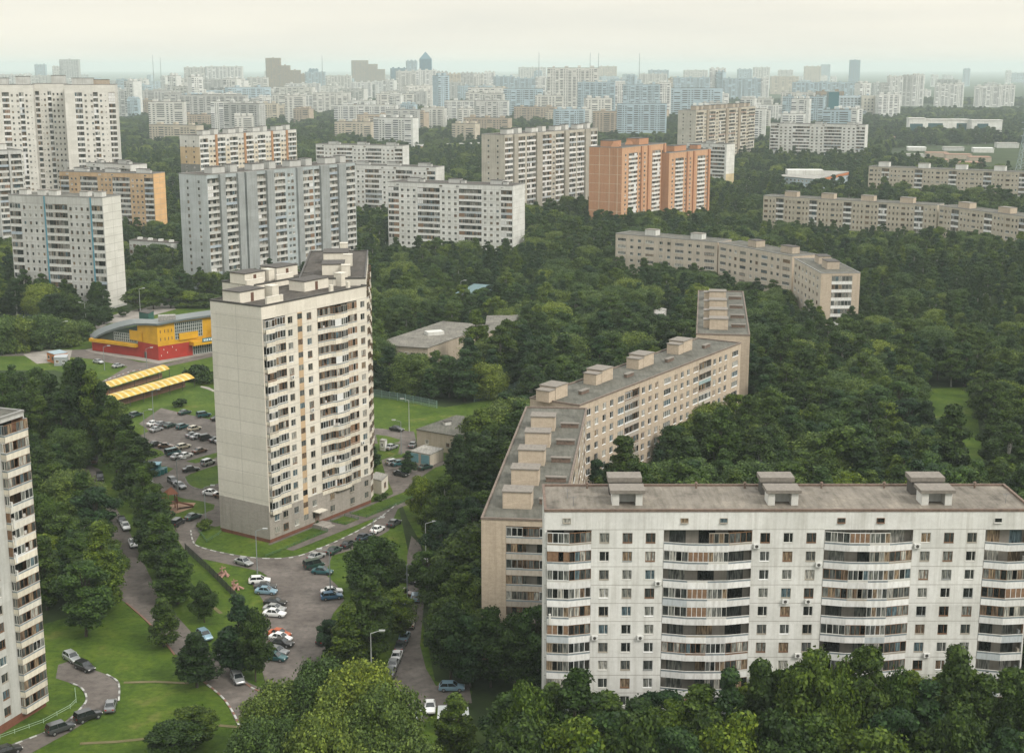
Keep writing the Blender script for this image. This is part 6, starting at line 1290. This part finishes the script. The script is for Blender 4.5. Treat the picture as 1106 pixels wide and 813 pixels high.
# woods: the nearest trees are objects of their own, the rest one woodland
ESTATE = [(p.x, p.y) for p in gp(estate)]
F_ = [[(p.x, p.y) for p in gp(q)] for q in ([(70, 704), (116, 692), (130, 655), (124, 640), (124, 600), (98, 562), (78, 515), (88, 495), (30, 478), (-40, 470), (-40, 640), (40, 640)], [(446, 556), (474, 590), (486, 560), (505, 534), (522, 514), (552, 506), (590, 510), (600, 760), (516, 736), (496, 728), (488, 690), (484, 620), (440, 545)], [(-40, 428), (-40, 472), (20, 472), (100, 482), (118, 472), (106, 440), (60, 428)])]
cand = []
def add(d0, d1, sp, mask=0.0):
    y = d0
    while y < d1:
        half = .46 * y + 110; x = -half
        while x < half:
            px, py = x + tr_r.uniform(-.42, .42) * sp, y + tr_r.uniform(-.42, .42) * sp
            x += sp
            if mask and (math.sin(px * .004 + 1.3) + math.sin(py * .0031 + .4) + math.sin((px + py) * .0022)) < mask * 3 - 1.7: continue
            if py < 330 and px < 9 and not any(in_poly(px, py, f) for f in F_):
                if py > 196 or px < -30: continue
            if in_poly(px, py, ESTATE) and not any(in_poly(px, py, f) for f in F_): continue
            if any(f[0] < px < f[1] and f[2] < py < f[3] and in_poly(px, py, f[4]) for f in FOOT): continue
            if any(in_poly(px, py, c_) for c_ in CLEAR): continue
            if py < 420 and any((px - q[0]) ** 2 + (py - q[1]) ** 2 < (q[2] + 1.6) ** 2 for q in PLACED): continue
            cand.append((px, py))
        y += sp * .92
for poly in ([(992, 420), (1052, 418), (1062, 500), (1050, 514), (1000, 512)], [(1022, 484), (1062, 482), (1075, 560), (1030, 565)], [(700, 470), (730, 466), (735, 500), (705, 505)], [(925, 240), (945, 240), (945, 262), (925, 262)]): CLEAR.append([(p.x, p.y) for p in gp(poly)])
add(186, 470, 6.8); add(470, 950, 8.0); add(950, 1700, 10.5, .04); add(1700, 4200, 17, .1)
def height(x, y):
    h = 15.0 + 2.2 * math.sin(x * .021 + 1) + 1.8 * math.sin(y * .017 + x * .009)
    if y < 200 and x > -30: h = min(h, 12.0)
    if y > 330: h *= .86 if y < 480 else .76
    return h * tr_r.uniform(.66, 1.2)
pick = t_round * 2 + t_pop + t_birch + [t_round[1], t_cone[1]]
def zone(x, y):
    if y < 205: return 'in the belt at the foot of the long white block', 'trees at the foot of the long white block'
    if x < -40: return 'in the shady grove between the balcony tower and the drive', 'trees of the shady grove by the balcony tower'
    if x < 12 and y < 330: return 'between the parked lane and the zigzag brick block', 'trees between the lane and the zigzag brick block'
    if x > 12: return 'in the wood on the right of the zigzag brick block', 'trees in the wood right of the zigzag brick block'
    return 'in the wood behind the cream tower', 'trees in the wood behind the cream tower'
def seen(x, y):
    a, b_, _ = P(x, y, 12); return -15 < a < PW + 15 and b_ < PH + 25
cand.sort(key=lambda c_: c_[1])
stuff = []; nind = 0
for x, y in cand:
    t = tr_r.choice(pick); h = height(x, y)
    if t in t_pop: h *= 1.15
    ok = seen(x, y)
    # trunks hidden right behind the white block show nothing
    hid = 205 < y < 235 and x > 5
    if ok and not hid and nind < 300 - NT[0] + nind and NT[0] < 298:
        where, grp = zone(x, y); tree(Vector((x, y, 0)), t, h, f"{TYPES[t][4]} {where}", grp + ', ' + TYPES[t][4], TYPES[t][3] * h / TYPES[t][2] * tr_r.uniform(1.1, 1.4)); nind += 1
    else: stuff.append((x, y, t, h / TYPES[t][2] * (1.0 if y < 950 else 1.12 if y < 1700 else 1.5), tr_r.uniform(1.15, 1.5) if y < 1700 else 1.5))
print('TREES', NT[0], 'WOODLAND', len(stuff), flush=True)
me = bpy.data.meshes.new('woodland'); me.vertices.add(len(stuff)); me.vertices.foreach_set('co', np.array([(a, b_, 0) for a, b_, *_ in stuff], dtype=np.float32).reshape(-1))
at = me.attributes.new('tree_kind', 'INT', 'POINT'); at.data.foreach_set('value', np.array([c_[2] for c_ in stuff], dtype=np.int32))
at = me.attributes.new('tree_scale', 'FLOAT_VECTOR', 'POINT'); at.data.foreach_set('vector', np.array([(c_[3] * c_[4], c_[3] * c_[4], c_[3] * (1 if c_[1] < 1700 else .75)) for c_ in stuff], dtype=np.float32).reshape(-1))
at = me.attributes.new('tree_turn', 'FLOAT_VECTOR', 'POINT'); at.data.foreach_set('vector', np.array([(0, 0, tr_r.uniform(0, 6.28)) for _ in stuff], dtype=np.float32).reshape(-1))
wood_o = tag(put('woodland', me), 'dense green woodland filling the ground between the blocks and out to the city', None, None, 'stuff')
ng = bpy.data.node_groups.new('woodland', 'GeometryNodeTree'); ng.interface.new_socket('Geometry', in_out='INPUT', socket_type='NodeSocketGeometry'); ng.interface.new_socket('Geometry', in_out='OUTPUT', socket_type='NodeSocketGeometry')
gi, go = ng.nodes.new('NodeGroupInput'), ng.nodes.new('NodeGroupOutput'); iop = ng.nodes.new('GeometryNodeInstanceOnPoints'); iop.inputs['Pick Instance'].default_value = True
jn = ng.nodes.new('GeometryNodeJoinGeometry')
bycrown = {o.data.name: o for o in COL.objects if o.name.startswith('crown')}; bytrunk = {o.data.name: o for o in COL.objects if o.name.startswith('trunk')}
used = list(range(11)); made = []
for t in used:
    cr, tk = TYPES[t][0], TYPES[t][1]
    if cr.name not in bycrown: continue
    j2 = ng.nodes.new('GeometryNodeJoinGeometry')
    for o in (bycrown[cr.name], bytrunk[tk.name]):
        oi = ng.nodes.new('GeometryNodeObjectInfo'); oi.transform_space = 'ORIGINAL'; oi.inputs['Object'].default_value = o; ng.links.new(oi.outputs['Geometry'], j2.inputs[0])
    g2 = ng.nodes.new('GeometryNodeGeometryToInstance'); ng.links.new(j2.outputs[0], g2.inputs[0]); made.append(g2)
for g2 in made: ng.links.new(g2.outputs[0], jn.inputs[0])
ng.links.new(gi.outputs[0], iop.inputs['Points']); ng.links.new(jn.outputs[0], iop.inputs['Instance'])
for nm, typ, sock in (('tree_kind', 'INT', 'Instance Index'), ('tree_scale', 'FLOAT_VECTOR', 'Scale'), ('tree_turn', 'FLOAT_VECTOR', 'Rotation')):
    na = ng.nodes.new('GeometryNodeInputNamedAttribute'); na.data_type = typ; na.inputs['Name'].default_value = nm
    out = [o for o in na.outputs if o.enabled and o.name == 'Attribute'][0]
    if sock == 'Rotation':
        e2 = ng.nodes.new('FunctionNodeEulerToRotation'); ng.links.new(out, e2.inputs[0]); out = e2.outputs[0]
    ng.links.new(out, iop.inputs[sock])
ng.links.new(iop.outputs[0], go.inputs[0])
md = wood_o.modifiers.new('woodland', 'NODES'); md.node_group = ng
S.render.engine = 'CYCLES'
c = S.cycles
c.use_denoising = True; c.use_adaptive_sampling = True; c.adaptive_threshold = 0.02
c.max_bounces = 5; c.diffuse_bounces = 3; c.glossy_bounces = 2; c.transmission_bounces = 2; c.volume_bounces = 1; c.transparent_max_bounces = 4
c.sample_clamp_indirect = 4.0; c.caustics_reflective = False; c.caustics_refractive = False
S.view_settings.view_transform = 'Standard'; S.view_settings.look = 'None'; S.view_settings.exposure = 0.4; S.view_settings.gamma = 1.0
for o in S.objects:
    if o.parent is None and o.get('label') and not 4 <= len(o['label'].split()) <= 16: print('LABEL', len(o['label'].split()), o['label'])
